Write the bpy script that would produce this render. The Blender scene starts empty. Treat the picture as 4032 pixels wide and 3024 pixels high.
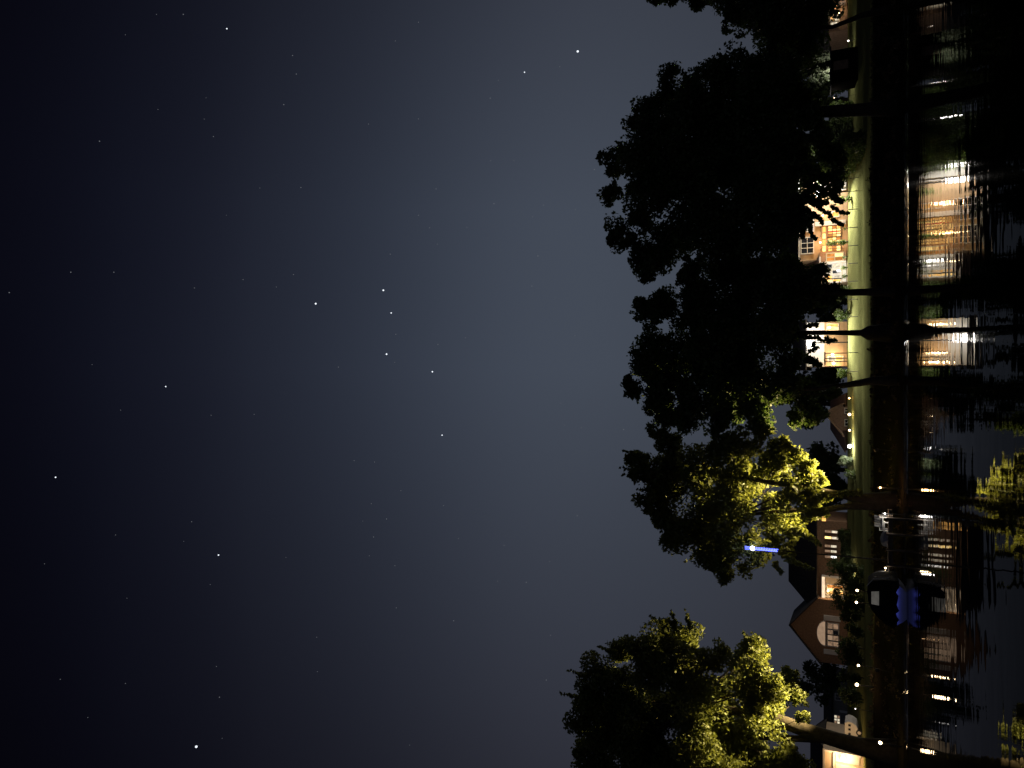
import bpy, math, random
import numpy as np
from mathutils import Vector, noise as mnoise

random.seed(7)
C = bpy.context.scene.collection
S = bpy.context.scene
R = math.radians

# ------------------------------------------------------------------ camera
# A phone held on its side: the world's up points to the picture's left.
PITCH = R(25.3); HC = 0.85; FPX = 3029.0
cp, sp = math.cos(PITCH), math.sin(PITCH)
cam_d = bpy.data.cameras.new('camera')
cam_d.sensor_fit = 'HORIZONTAL'; cam_d.sensor_width = 36.0
cam_d.lens = 36.0 * FPX / 4032.0
cam_d.clip_start = 0.1; cam_d.clip_end = 12000
cam = bpy.data.objects.new('camera', cam_d); C.objects.link(cam)
from mathutils import Matrix
cx, cy, cz = Vector((0, sp, -cp)), Vector((1, 0, 0)), Vector((0, -cp, -sp))
cam.matrix_world = Matrix(((cx.x, cy.x, cz.x, 0), (cx.y, cy.y, cz.y, 0), (cx.z, cy.z, cz.z, HC), (0, 0, 0, 1)))
S.camera = cam

# ------------------------------------------------------------------ night sky
W = bpy.data.worlds.new('World'); S.world = W; W.use_nodes = True
wn, wl = W.node_tree.nodes, W.node_tree.links
wn.clear()
w_out = wn.new('ShaderNodeOutputWorld'); w_bg = wn.new('ShaderNodeBackground')
w_tc = wn.new('ShaderNodeTexCoord'); w_sep = wn.new('ShaderNodeSeparateXYZ')
w_ramp = wn.new('ShaderNodeValToRGB'); w_nz = wn.new('ShaderNodeTexNoise')
w_add = wn.new('ShaderNodeMath'); w_add.operation = 'MULTIPLY_ADD'
w_nz.inputs['Scale'].default_value = 1.6; w_nz.inputs['Detail'].default_value = 2
wl.new(w_tc.outputs['Generated'], w_sep.inputs[0]); wl.new(w_tc.outputs['Generated'], w_nz.inputs['Vector'])
w_sub = wn.new('ShaderNodeMath'); w_sub.operation = 'SUBTRACT'; w_sub.inputs[1].default_value = 0.5
wl.new(w_nz.outputs['Fac'], w_sub.inputs[0])
wl.new(w_sub.outputs[0], w_add.inputs[0]); w_add.inputs[1].default_value = 0.05
w_x2 = wn.new('ShaderNodeMath'); w_x2.operation = 'MULTIPLY'
wl.new(w_sep.outputs['X'], w_x2.inputs[0]); wl.new(w_sep.outputs['X'], w_x2.inputs[1])
w_xz = wn.new('ShaderNodeMath'); w_xz.operation = 'MULTIPLY_ADD'; w_xz.inputs[1].default_value = 0.45
wl.new(w_x2.outputs[0], w_xz.inputs[0]); wl.new(w_sep.outputs['Z'], w_xz.inputs[2])
wl.new(w_xz.outputs[0], w_add.inputs[2]); wl.new(w_add.outputs[0], w_ramp.inputs[0])
def srgb(r, g, b):
    f = lambda c: (c/255/12.92) if c/255 <= 0.04045 else ((c/255+0.055)/1.055)**2.4
    return (f(r), f(g), f(b), 1)
cr = w_ramp.color_ramp; cr.interpolation = 'B_SPLINE'
stops = [(0.00, srgb(52, 54, 62)), (0.14, srgb(62, 67, 77)), (0.30, srgb(67, 74, 86)), (0.43, srgb(67, 74, 87)),
         (0.57, srgb(48, 54, 67)), (0.70, srgb(30, 33, 45)), (0.79, srgb(16, 18, 30)), (0.86, srgb(8, 8, 17)), (0.96, srgb(3, 3, 9)), (1.0, srgb(3, 3, 9))]
while len(cr.elements) < len(stops): cr.elements.new(0.5)
for e, (p, c) in zip(cr.elements, stops): e.position = p; e.color = c
# the town's glow is a little dimmer away from its middle
w_mix = wn.new('ShaderNodeMix'); w_mix.data_type = 'RGBA'; w_mix.blend_type = 'MULTIPLY'
w_map = wn.new('ShaderNodeMapRange'); w_map.inputs['From Min'].default_value = 0.1; w_map.inputs['From Max'].default_value = 0.7
w_off = wn.new('ShaderNodeMath'); w_off.operation = 'SUBTRACT'; w_off.inputs[1].default_value = 0.12
w_abs = wn.new('ShaderNodeMath'); w_abs.operation = 'ABSOLUTE'
wl.new(w_sep.outputs['X'], w_off.inputs[0]); wl.new(w_off.outputs[0], w_abs.inputs[0]); wl.new(w_abs.outputs[0], w_map.inputs['Value']); wl.new(w_map.outputs[0], w_mix.inputs['Factor'])
wl.new(w_ramp.outputs[0], w_mix.inputs['A']); w_mix.inputs['B'].default_value = (0.35, 0.27, 0.28, 1)
wl.new(w_mix.outputs['Result'], w_bg.inputs['Color']); w_bg.inputs['Strength'].default_value = 1.0
wl.new(w_bg.outputs[0], w_out.inputs['Surface'])

# ------------------------------------------------------------------ exposure and render settings
S.view_settings.view_transform = 'Standard'
S.view_settings.look = 'None'
S.view_settings.gamma = 1.0; S.view_settings.use_curve_mapping = False
S.view_settings.exposure = 0.0
S.render.engine = 'CYCLES'
S.cycles.use_denoising = True
S.cycles.max_bounces = 6; S.cycles.diffuse_bounces = 2; S.cycles.glossy_bounces = 3
S.cycles.transmission_bounces = 3; S.cycles.transparent_max_bounces = 4
S.cycles.sample_clamp_indirect = 4.0; S.cycles.sample_clamp_direct = 12.0
S.cycles.caustics_reflective = False; S.cycles.caustics_refractive = False
S.cycles.use_adaptive_sampling = False

# ------------------------------------------------------------------ surveying: a photo pixel (4032 x 3024) and a distance give a place
def P(x, y, Y):
    a, b = (x-2016)/FPX, (1512-y)/FPX
    dy, dz = cp + a*sp, sp - a*cp
    t = Y/dy
    return Vector((b*t, Y, HC + dz*t))
def scale_at(x, Y):                     # metres per photo pixel
    return Y/(cp + (x-2016)/FPX*sp)/FPX
TER = [(28, -0.6), (29, 0.0), (31, 0.18), (34, 0.45), (36.3, 0.93), (37, 0.98), (70, 1.27), (80, 1.72), (85, 2.02), (86.2, 2.07), (87.4, 2.42), (91.5, 3.06), (95, 3.68), (98, 3.82), (130, 4.2), (3000, 5.5)]
def ground_z(X, Y):
    z = TER[-1][1]
    if Y <= TER[0][0]: z = TER[0][1]
    else:
        for (a, za), (b, zb) in zip(TER, TER[1:]):
            if a <= Y <= b:
                z = za + (zb-za)*(Y-a)/(b-a); break
    if 29.5 < Y < 130:
        z += (0.05 if Y < 80 else 0.14 if Y < 94 else 0.06)*mnoise.noise(Vector((X*0.07, Y*0.13, 0.3)))*min(1, (Y-29.5)/5)
    return z

# ------------------------------------------------------------------ materials
MATS = {}
def mat(name, col, rough=0.7, var=0.25, scale=3.0, metallic=0.0, spec=0.3, bump=0.0, trans=None):
    if name in MATS: return MATS[name]
    m = bpy.data.materials.new(name); m.use_nodes = True
    n, l = m.node_tree.nodes, m.node_tree.links
    b = n['Principled BSDF']
    b.inputs['Roughness'].default_value = rough; b.inputs['Metallic'].default_value = metallic
    b.inputs['Specular IOR Level'].default_value = spec
    tc = n.new('ShaderNodeTexCoord'); nz = n.new('ShaderNodeTexNoise'); nz.inputs['Scale'].default_value = scale
    nz.inputs['Detail'].default_value = 4
    l.new(tc.outputs['Object'], nz.inputs['Vector'])
    rp = n.new('ShaderNodeValToRGB')
    rp.color_ramp.elements[0].position = 0.3; rp.color_ramp.elements[1].position = 0.7
    rp.color_ramp.elements[0].color = (*[c*(1-var) for c in col], 1)
    rp.color_ramp.elements[1].color = (*[min(1, c*(1+var)) for c in col], 1)
    l.new(nz.outputs['Fac'], rp.inputs[0]); l.new(rp.outputs[0], b.inputs['Base Color'])
    if bump:
        bp = n.new('ShaderNodeBump'); bp.inputs['Strength'].default_value = bump; bp.inputs['Distance'].default_value = 0.05
        l.new(nz.outputs['Fac'], bp.inputs['Height']); l.new(bp.outputs[0], b.inputs['Normal'])
    if trans:
        tr = n.new('ShaderNodeBsdfTranslucent'); tr.inputs['Color'].default_value = (*trans, 1)
        ad = n.new('ShaderNodeAddShader')
        l.new(b.outputs[0], ad.inputs[0]); l.new(tr.outputs[0], ad.inputs[1])
        l.new(ad.outputs[0], n['Material Output'].inputs['Surface'])
    MATS[name] = m
    return m
def glow(name, col, strength, var=0.0, scale=2.0, sample=True):
    if name in MATS: return MATS[name]
    m = bpy.data.materials.new(name); m.use_nodes = True
    n, l = m.node_tree.nodes, m.node_tree.links
    n.remove(n['Principled BSDF'])
    e = n.new('ShaderNodeEmission'); e.inputs['Color'].default_value = (*col, 1); e.inputs['Strength'].default_value = strength
    if var:
        tc = n.new('ShaderNodeTexCoord'); nz = n.new('ShaderNodeTexNoise'); nz.inputs['Scale'].default_value = scale; nz.inputs['Detail'].default_value = 3
        mr = n.new('ShaderNodeMapRange'); mr.inputs['From Min'].default_value = 0.3; mr.inputs['From Max'].default_value = 0.7
        mr.inputs['To Min'].default_value = strength*(1-var); mr.inputs['To Max'].default_value = strength*(1+var)
        l.new(tc.outputs['Object'], nz.inputs['Vector']); l.new(nz.outputs['Fac'], mr.inputs['Value']); l.new(mr.outputs[0], e.inputs['Strength'])
    l.new(e.outputs[0], n['Material Output'].inputs['Surface'])
    if not sample: m.cycles.emission_sampling = 'NONE'
    MATS[name] = m
    return m

BARK = mat('bark', (0.04, 0.031, 0.024), 0.9, 0.4, 6, bump=0.6)
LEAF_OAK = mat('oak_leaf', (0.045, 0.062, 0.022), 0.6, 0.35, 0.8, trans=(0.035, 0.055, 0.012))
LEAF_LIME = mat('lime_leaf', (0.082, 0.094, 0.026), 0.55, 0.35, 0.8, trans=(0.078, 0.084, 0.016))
LEAF_SHRUB = mat('shrub_leaf', (0.07, 0.10, 0.035), 0.55, 0.35, 2, trans=(0.05, 0.08, 0.015))
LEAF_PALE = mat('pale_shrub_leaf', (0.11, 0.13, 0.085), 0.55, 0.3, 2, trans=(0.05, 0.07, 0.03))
LEAF_LITTER = mat('litter_leaf', (0.10, 0.065, 0.035), 0.8, 0.45, 2)
WHITE = mat('white_paint', (0.72, 0.70, 0.66), 0.5, 0.06, 2)
CREAM = mat('cream_wall', (0.62, 0.50, 0.36), 0.75, 0.10, 1.5, bump=0.1)
TAN = mat('tan_wall', (0.50, 0.35, 0.21), 0.8, 0.12, 1.5, bump=0.1)
BRICK = mat('orange_brick', (0.31, 0.185, 0.11), 0.85, 0.22, 5, bump=0.3)
BROWN = mat('brown_timber', (0.20, 0.13, 0.09), 0.8, 0.25, 4, bump=0.2)
ROOF = mat('dark_slate', (0.035, 0.033, 0.035), 0.85, 0.35, 4, bump=0.3)
ROOF_B = mat('brown_shingle', (0.19, 0.125, 0.10), 0.85, 0.3, 4, bump=0.3)
IRON = mat('black_iron', (0.03, 0.03, 0.03), 0.5, 0.2, 5, metallic=0.4)
WOOD = mat('weathered_timber', (0.16, 0.12, 0.09), 0.85, 0.3, 5, bump=0.3)
DGLASS = mat('dark_glass', (0.02, 0.022, 0.026), 0.08, 0.2, 1, spec=0.8)
RED = mat('red_fabric', (0.45, 0.02, 0.04), 0.9, 0.2, 5)
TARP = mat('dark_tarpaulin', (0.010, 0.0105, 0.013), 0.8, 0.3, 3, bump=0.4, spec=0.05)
GREYTARP = mat('grey_tarpaulin', (0.20, 0.20, 0.23), 0.7, 0.2, 3, bump=0.4)
HULL = mat('pale_hull', (0.35, 0.37, 0.48), 0.4, 0.06, 2)
RUBBER = mat('rubber', (0.02, 0.02, 0.02), 0.8, 0.2, 5)
TERRACOTTA = mat('terracotta', (0.40, 0.17, 0.08), 0.8, 0.2, 5)
G_WARM = glow('warm_lit_window', (1.0, 0.49, 0.12), 1.7, 0.4, 1.6)
G_YEL = glow('yellow_lit_window', (1.0, 0.64, 0.21), 2.5, 0.3, 2.2)
G_ORNG = glow('orange_lit_window', (1.0, 0.36, 0.08), 0.75, 0.45, 1.8)
G_PALE = glow('pale_lit_window', (1.0, 0.86, 0.62), 0.8, 0.5, 2.5)
G_DIM = glow('dim_lit_window', (1.0, 0.62, 0.38), 0.22, 0.6, 2.5)
G_FAN = glow('fanlight_glow', (1.0, 0.66, 0.42), 0.30, 0.2, 2.0)
B_WHITE = glow('white_bulb', (1.0, 0.95, 0.88), 140)
B_WARM = glow('warm_bulb', (1.0, 0.72, 0.38), 45)
B_AMBER = glow('amber_bulb', (1.0, 0.55, 0.18), 25)
B_BLUE = glow('blue_led', (0.10, 0.13, 1.0), 5.0)
B_BLUESTRIP = glow('blue_led_strip', (0.17, 0.20, 1.0), 3.2)

# ------------------------------------------------------------------ mesh helpers
class MB:
    def __init__(s): s.v = []; s.f = []
    def box(s, a, b):
        x0, x1 = sorted((a[0], b[0])); y0, y1 = sorted((a[1], b[1])); z0, z1 = sorted((a[2], b[2]))
        k = len(s.v)
        s.v += [(x0,y0,z0),(x1,y0,z0),(x1,y1,z0),(x0,y1,z0),(x0,y0,z1),(x1,y0,z1),(x1,y1,z1),(x0,y1,z1)]
        s.f += [(k+i for i in q) for q in ((0,3,2,1),(4,5,6,7),(0,1,5,4),(1,2,6,5),(2,3,7,6),(3,0,4,7))]
        s.f[-6:] = [tuple(q) for q in s.f[-6:]]
        return s
    def prism(s, pts, y0, y1):          # outline in X,Z run from y0 to y1
        k = len(s.v); n = len(pts)
        s.v += [(p[0], y0, p[1]) for p in pts] + [(p[0], y1, p[1]) for p in pts]
        s.f += [tuple(range(k+n-1, k-1, -1)), tuple(range(k+n, k+2*n))]
        s.f += [(k+i, k+(i+1) % n, k+n+(i+1) % n, k+n+i) for i in range(n)]
        return s
    def poly(s, pts):
        k = len(s.v); s.v += [tuple(p) for p in pts]; s.f.append(tuple(range(k, k+len(pts)))); return s
    def slab(s, pts, th):               # a flat polygon with a thickness (downwards)
        k = len(s.v); n = len(pts)
        a, b, c = [Vector(p) for p in pts[:3]]
        nn = (b-a).cross(c-a).normalized()
        if nn.z < 0: nn = -nn
        s.v += [tuple(p) for p in pts] + [tuple(Vector(p)-nn*th) for p in pts]
        s.f += [tuple(range(k, k+n)), tuple(range(k+2*n-1, k+n-1, -1))]
        s.f += [(k+i, k+n+i, k+n+(i+1) % n, k+(i+1) % n) for i in range(n)]
        return s
    def tube(s, pts, rad, n=8, cap=True):
        pts = [Vector(p) for p in pts]
        if not isinstance(rad, (list, tuple)): rad = [rad]*len(pts)
        k = len(s.v)
        for i, p in enumerate(pts):
            d = (pts[min(i+1, len(pts)-1)]-pts[max(i-1, 0)]).normalized()
            u = d.cross(Vector((0.13, 1, 0.07))).normalized(); w = d.cross(u)
            for j in range(n):
                a = 2*math.pi*j/n
                s.v.append(tuple(p + (u*math.cos(a)+w*math.sin(a))*rad[i]))
        for i in range(len(pts)-1):
            for j in range(n):
                s.f.append((k+i*n+j, k+i*n+(j+1) % n, k+(i+1)*n+(j+1) % n, k+(i+1)*n+j))
        if cap:
            s.f.append(tuple(k+j for j in range(n-1, -1, -1))); e = k+(len(pts)-1)*n
            s.f.append(tuple(e+j for j in range(n)))
        return s
    def lathe(s, c, prof, n=12):        # prof: (radius, height)
        k = len(s.v)
        for r, h in prof:
            for j in range(n):
                a = 2*math.pi*j/n
                s.v.append((c[0]+r*math.cos(a), c[1]+r*math.sin(a), c[2]+h))
        for i in range(len(prof)-1):
            for j in range(n):
                s.f.append((k+i*n+j, k+i*n+(j+1) % n, k+(i+1)*n+(j+1) % n, k+(i+1)*n+j))
        s.f.append(tuple(k+j for j in range(n-1, -1, -1))); e = k+(len(prof)-1)*n
        s.f.append(tuple(e+j for j in range(n)))
        return s
    def ball(s, c, r, n=10, sq=1.0):
        m = 7
        return s.lathe(c, [(max(0.02*r, r*math.sin(math.pi*i/m)), -r*sq*math.cos(math.pi*i/m)) for i in range(m+1)], n)

def org(parent):
    while parent is not None and parent.parent is not None: parent = parent.parent
    return Vector(parent.location) if parent is not None else Vector((0, 0, 0))
def link(name, me, parent=None):
    o = bpy.data.objects.new(name, me); C.objects.link(o)
    if parent is not None: o.parent = parent
    return o
def build(name, mb, m, parent=None, label=None, smooth=False, at=None):
    """vertices are given in world space; the object's origin becomes its thing's base"""
    o0 = org(parent) if parent is not None else (Vector(at) if at is not None else Vector((0, 0, 0)))
    me = bpy.data.meshes.new(name)
    me.from_pydata([(v[0]-o0.x, v[1]-o0.y, v[2]-o0.z) for v in mb.v], [], [tuple(f) for f in mb.f])
    me.materials.append(m); me.update()
    if smooth: me.shade_smooth()
    o = link(name, me, parent)
    if parent is None: o.location = o0
    if label: o['label'] = label
    return o
def tag(o, label=None, cat=None, group=None, kind=None):
    if label: o['label'] = label
    if cat: o['category'] = cat
    if group: o['group'] = group
    if kind: o['kind'] = kind
    return o
def thing(name, loc, label, cat, group=None):
    o = bpy.data.objects.new(name, None); C.objects.link(o); o.location = loc; o.empty_display_size = 0.3
    return tag(o, label, cat, group)
def light(parent, kind, loc, col, watts, size=0.1, aim=None, angle=60, blend=0.5):
    d = bpy.data.lights.new('lamp_light', kind); d.color = col; d.energy = watts; d.shadow_soft_size = size
    o = bpy.data.objects.new('lamp_light', d); C.objects.link(o)
    o.parent = parent; o.location = Vector(loc)-org(parent)
    if kind == 'SPOT':
        d.spot_size = R(angle); d.spot_blend = blend
        o.rotation_euler = (Vector(aim)-Vector(loc)).to_track_quat('-Z', 'Y').to_euler()
    return o

# ------------------------------------------------------------------ SETTING: ground, water
def make_ground():
    xs = sorted(set([-2500, -1200, -600, -300, -200] + list(np.arange(-150, 151, 2.5)) + [200, 300, 600, 1200, 2500]))
    ys = [28, 28.5, 29, 29.4] + list(np.arange(30, 38, 0.5)) + list(np.arange(38, 70, 2.0)) + list(np.arange(70, 100, 0.8)) + [105, 112, 120, 130, 160, 250, 500, 1200, 3000]
    mb = MB()
    for Y in ys:
        for X in xs: mb.v.append((float(X), float(Y), ground_z(float(X), float(Y))))
    n = len(xs)
    for j in range(len(ys)-1):
        for i in range(n-1): mb.f.append((j*n+i, j*n+i+1, (j+1)*n+i+1, (j+1)*n+i))
    m = bpy.data.materials.new('lawn_and_bank'); m.use_nodes = True
    nd, l = m.node_tree.nodes, m.node_tree.links; b = nd['Principled BSDF']
    b.inputs['Roughness'].default_value = 1.0; b.inputs['Specular IOR Level'].default_value = 0.0
    tc = nd.new('ShaderNodeTexCoord'); n1 = nd.new('ShaderNodeTexNoise'); n1.inputs['Scale'].default_value = 0.35; n1.inputs['Detail'].default_value = 6
    n2 = nd.new('ShaderNodeTexNoise'); n2.inputs['Scale'].default_value = 9; n2.inputs['Detail'].default_value = 3
    l.new(tc.outputs['Object'], n1.inputs['Vector']); l.new(tc.outputs['Object'], n2.inputs['Vector'])
    r1 = nd.new('ShaderNodeValToRGB'); e = r1.color_ramp.elements
    e[0].position = 0.3; e[0].color = (0.15, 0.165, 0.06, 1); e[1].position = 0.72; e[1].color = (0.25, 0.26, 0.10, 1)
    l.new(n1.outputs['Fac'], r1.inputs[0])
    mx = nd.new('ShaderNodeMix'); mx.data_type = 'RGBA'; mx.blend_type = 'MULTIPLY'; mx.inputs['Factor'].default_value = 0.5
    l.new(r1.outputs[0], mx.inputs['A']); l.new(n2.outputs['Fac'], mx.inputs['B'])
    # earth and stones on the bank below the lawn
    sx = nd.new('ShaderNodeSeparateXYZ'); l.new(tc.outputs['Object'], sx.inputs[0])
    ad = nd.new('ShaderNodeMath'); ad.operation = 'MULTIPLY_ADD'; ad.inputs[1].default_value = 1.2
    l.new(n1.outputs['Fac'], ad.inputs[0]); l.new(sx.outputs['Y'], ad.inputs[2])
    mr = nd.new('ShaderNodeMapRange'); mr.inputs['From Min'].default_value = 36.9; mr.inputs['From Max'].default_value = 37.6
    l.new(ad.outputs[0], mr.inputs['Value'])
    m2 = nd.new('ShaderNodeMix'); m2.data_type = 'RGBA'; l.new(mr.outputs[0], m2.inputs['Factor'])
    m2.inputs['A'].default_value = (0.022, 0.017, 0.011, 1); l.new(mx.outputs['Result'], m2.inputs['B'])
    l.new(m2.outputs['Result'], b.inputs['Base Color'])
    bp = nd.new('ShaderNodeBump'); bp.inputs['Strength'].default_value = 0.5; bp.inputs['Distance'].default_value = 0.08
    l.new(n2.outputs['Fac'], bp.inputs['Height']); l.new(bp.outputs[0], b.inputs['Normal'])
    tag(build('ground', mb, m, smooth=True), kind='structure')
make_ground()

def make_water():
    mb = MB(); mb.poly([(-2500, -40, 0), (2500, -40, 0), (2500, 29.4, 0), (-2500, 29.4, 0)])
    m = bpy.data.materials.new('dark_pond_water'); m.use_nodes = True
    nd, l = m.node_tree.nodes, m.node_tree.links; b = nd['Principled BSDF']
    b.inputs['Base Color'].default_value = (0.003, 0.004, 0.004, 1); b.inputs['IOR'].default_value = 1.036
    b.inputs['Roughness'].default_value = 0.02; b.inputs['Specular IOR Level'].default_value = 0.5
    tc = nd.new('ShaderNodeTexCoord')
    mp = nd.new('ShaderNodeMapping'); mp.inputs['Scale'].default_value = (0.55, 1.0, 1.0); l.new(tc.outputs['Object'], mp.inputs['Vector'])
    n1 = nd.new('ShaderNodeTexNoise'); n1.inputs['Scale'].default_value = 2.2; n1.inputs['Detail'].default_value = 2; n1.inputs['Roughness'].default_value = 0.45
    n2 = nd.new('ShaderNodeTexNoise'); n2.inputs['Scale'].default_value = 0.4; n2.inputs['Detail'].default_value = 1
    n3 = nd.new('ShaderNodeTexNoise'); n3.inputs['Scale'].default_value = 1.4; n3.inputs['Detail'].default_value = 3
    for n in (n1, n2, n3): l.new(mp.outputs[0], n.inputs['Vector'])
    # a breath of wind roughens the strip under the far bank
    sx = nd.new('ShaderNodeSeparateXYZ'); l.new(tc.outputs['Object'], sx.inputs[0])
    a1 = nd.new('ShaderNodeMath'); a1.operation = 'MULTIPLY_ADD'; a1.inputs[1].default_value = 1.6
    l.new(n2.outputs['Fac'], a1.inputs[0]); l.new(sx.outputs['Y'], a1.inputs[2])
    mr = nd.new('ShaderNodeMapRange'); mr.inputs['From Min'].default_value = 25.6; mr.inputs['From Max'].default_value = 26.8
    mr.inputs['To Min'].default_value = 0.0; mr.inputs['To Max'].default_value = 1.0; l.new(a1.outputs[0], mr.inputs['Value'])
    m3 = nd.new('ShaderNodeMath'); m3.operation = 'MULTIPLY'; l.new(mr.outputs[0], m3.inputs[0]); l.new(n3.outputs['Fac'], m3.inputs[1])
    a2 = nd.new('ShaderNodeMath'); a2.operation = 'MULTIPLY_ADD'; a2.inputs[1].default_value = 15.0
    l.new(m3.outputs[0], a2.inputs[0]); l.new(n1.outputs['Fac'], a2.inputs[2])
    bp = nd.new('ShaderNodeBump'); bp.inputs['Strength'].default_value = 1.0; bp.inputs['Distance'].default_value = 0.0045
    l.new(a2.outputs[0], bp.inputs['Height']); l.new(bp.outputs[0], b.inputs['Normal'])
    tag(build('water', mb, m), kind='structure')
make_water()

# ------------------------------------------------------------------ foliage
def vnoise(p, seed, f):
    rs = np.random.RandomState(seed); out = np.zeros(len(p))
    for k in range(5):
        d = rs.normal(size=3); d *= f*(0.7+0.9*rs.rand())/np.linalg.norm(d)
        out += np.sin(p @ d + rs.rand()*6.28)
    return out/5
def leaf_mesh(name, pos, length, width, rs, m, parent, droop=0.3, clump=1):
    o0 = np.array(org(parent) if parent is not None else (0, 0, 0))
    n = len(pos)
    a = rs.normal(size=(n, 3)); a[:, 2] -= droop; a /= np.linalg.norm(a, axis=1)[:, None]
    b = np.cross(a, rs.normal(size=(n, 3))); b /= np.linalg.norm(b, axis=1)[:, None]
    c = np.cross(a, b)
    L = (length[0]+(length[1]-length[0])*rs.rand(n))[:, None]; Wd = L*width
    base = pos-o0
    v = np.empty((n, 4, 3))
    v[:, 0] = base - a*L*0.5
    v[:, 1] = base + b*Wd*0.5 - a*L*0.05 + c*Wd*0.15
    v[:, 2] = base + a*L*0.5
    v[:, 3] = base - b*Wd*0.5 - a*L*0.05 + c*Wd*0.15
    me = bpy.data.meshes.new(name)
    me.vertices.add(4*n); me.vertices.foreach_set('co', v.reshape(-1).astype(np.float32))
    me.loops.add(4*n); me.loops.foreach_set('vertex_index', np.arange(4*n, dtype=np.int32))
    me.polygons.add(n); me.polygons.foreach_set('loop_start', np.arange(0, 4*n, 4, dtype=np.int32))
    me.update(); me.validate(); me.materials.append(m)
    return link(name, me, parent)
def lobe_points(lobes, rs, per_m2, seed, gap=-0.28, sub=11, subr=0.42, fuzz=1.0):
    """lobes: (centre, radius). Leaf places in lumpy shells, thinned where a slow noise leaves gaps."""
    out = []
    for c, r in lobes:
        c = np.array(c); n = int(per_m2*math.pi*r*r)
        if n < 4: n = 4
        d = rs.normal(size=(sub, 3)); d[:, 2] *= 0.85; d /= np.linalg.norm(d, axis=1)[:, None]
        sc = c + d*r*(0.45+0.33*rs.rand(sub))[:, None]
        sr = r*subr*(0.6+0.7*rs.rand(sub))
        k = rs.randint(0, sub, n)
        q = rs.normal(size=(n, 3)); q /= np.linalg.norm(q, axis=1)[:, None]
        p = sc[k] + q*(sr[k]*rs.rand(n)**0.38*fuzz)[:, None]
        m = n//4
        q = rs.normal(size=(m, 3)); q /= np.linalg.norm(q, axis=1)[:, None]
        p = np.vstack([p, c + q*(r*0.62*rs.rand(m)**0.45)[:, None]])
        f = 2.2/max(r, 0.3)*1.6
        keep = vnoise(p, seed, f) + 0.25*vnoise(p, seed+5, f*3) > gap
        out.append(p[keep])
    return np.vstack(out)
FV = 4032/2212.0
def tree(label, base, Y, lobes, leafm, trunks, seed, per_m2=150, length=(0.22, 0.46), width=0.6, spread=2.4, gap=-0.42, strands=(), group='trees along the far bank', name='tree', droop=0.3, subr=0.42, fuzz=1.0, front=0.0):
    """lobes in overview pixels (x, y, r); trunks: lists of (photo x, photo y, radius in photo px)"""
    K = 0.47 if Y < 60 else 1.0            # near trees are half as far away, so their leaves are finer
    spread *= K; length = (length[0]*K, length[1]*K); per_m2 /= K*K
    rs = np.random.RandomState(seed)
    bp = P(base[0], base[1], Y); bp.z = ground_z(bp.x, Y)-0.05
    t = thing(name, bp, label, 'tree', group)
    L = []
    for i, (x, y, r) in enumerate(lobes):
        yy = Y + rs.uniform(-spread, spread)
        L.append((P(x*FV, y*FV, yy), 1.08*r*FV*scale_at(x*FV, yy)))
    for tr in trunks:
        mb = MB(); pts = [P(a, b, Y) for a, b, r in tr]; rad = [r*scale_at(3000, Y) for a, b, r in tr]
        pts[0].z = min(pts[0].z, ground_z(pts[0].x, Y)-0.15)
        mb.tube(pts, rad, 10)
        build('trunk', mb, BARK, t, smooth=True)
    lb = MB(); top = [(P(tr[-1][0], tr[-1][1], Y), tr[-1][2]) for tr in trunks]
    for i, (c, r) in enumerate(L):
        s, rr = min(top, key=lambda q: (q[0]-c).length)
        mid = (s*0.55+c*0.45) + Vector((rs.normal()*0.3*K, rs.normal()*0.5*K, -0.25*(c-s).length*0.3))
        r0 = rr*scale_at(3000, Y)*0.55
        lb.tube([s, mid, mid+(c-mid)*0.8], [r0, r0*0.55, 0.03*K], 6)
    build('limbs', lb, BARK, t, smooth=True)
    pts = [lobe_points(L, rs, per_m2, seed, gap, subr=subr, fuzz=fuzz)]
    for st in strands:                     # drooping twigs: photo pixels (x, y, r)
        sl = []
        for (x0, y0, r0), (x1, y1, r1) in zip(st, st[1:]):
            for k in range(5):
                u = k/5; yy = Y-1.0*K+rs.uniform(-.4, .4)*K
                sl.append((P(x0+(x1-x0)*u+rs.normal()*2, y0+(y1-y0)*u+rs.normal()*2, yy), (r0+(r1-r0)*u)*scale_at(3200, yy)))
        pts.append(lobe_points(sl, rs, per_m2*0.9, seed+1, -0.6))
    cr_ = leaf_mesh('crown', np.vstack(pts), length, width, rs, leafm, t, droop)
    cr_['kind'] = 'stuff'
    return t
G_BANK = 'trees along the far bank'
tree('dark tree cut by the picture edge, its thin trunk leaning before the lit porch', (3430, 50), 32.0,
     [(1700, 5, 110), (1640, -40, 95), (1570, -10, 62), (1530, -22, 48), (1590, 45, 34), (1418, -10, 26), (1450, -14, 22), (1640, 40, 50), (1720, 80, 75), (1760, 25, 50), (1690, 110, 48), (1480, -30, 35)],
     LEAF_OAK, [[(3440, 45, 16), (3390, 62, 11), (3330, 86, 8), (3278, 106, 8), (3100, 120, 7)]], 11, spread=2.0)
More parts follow.
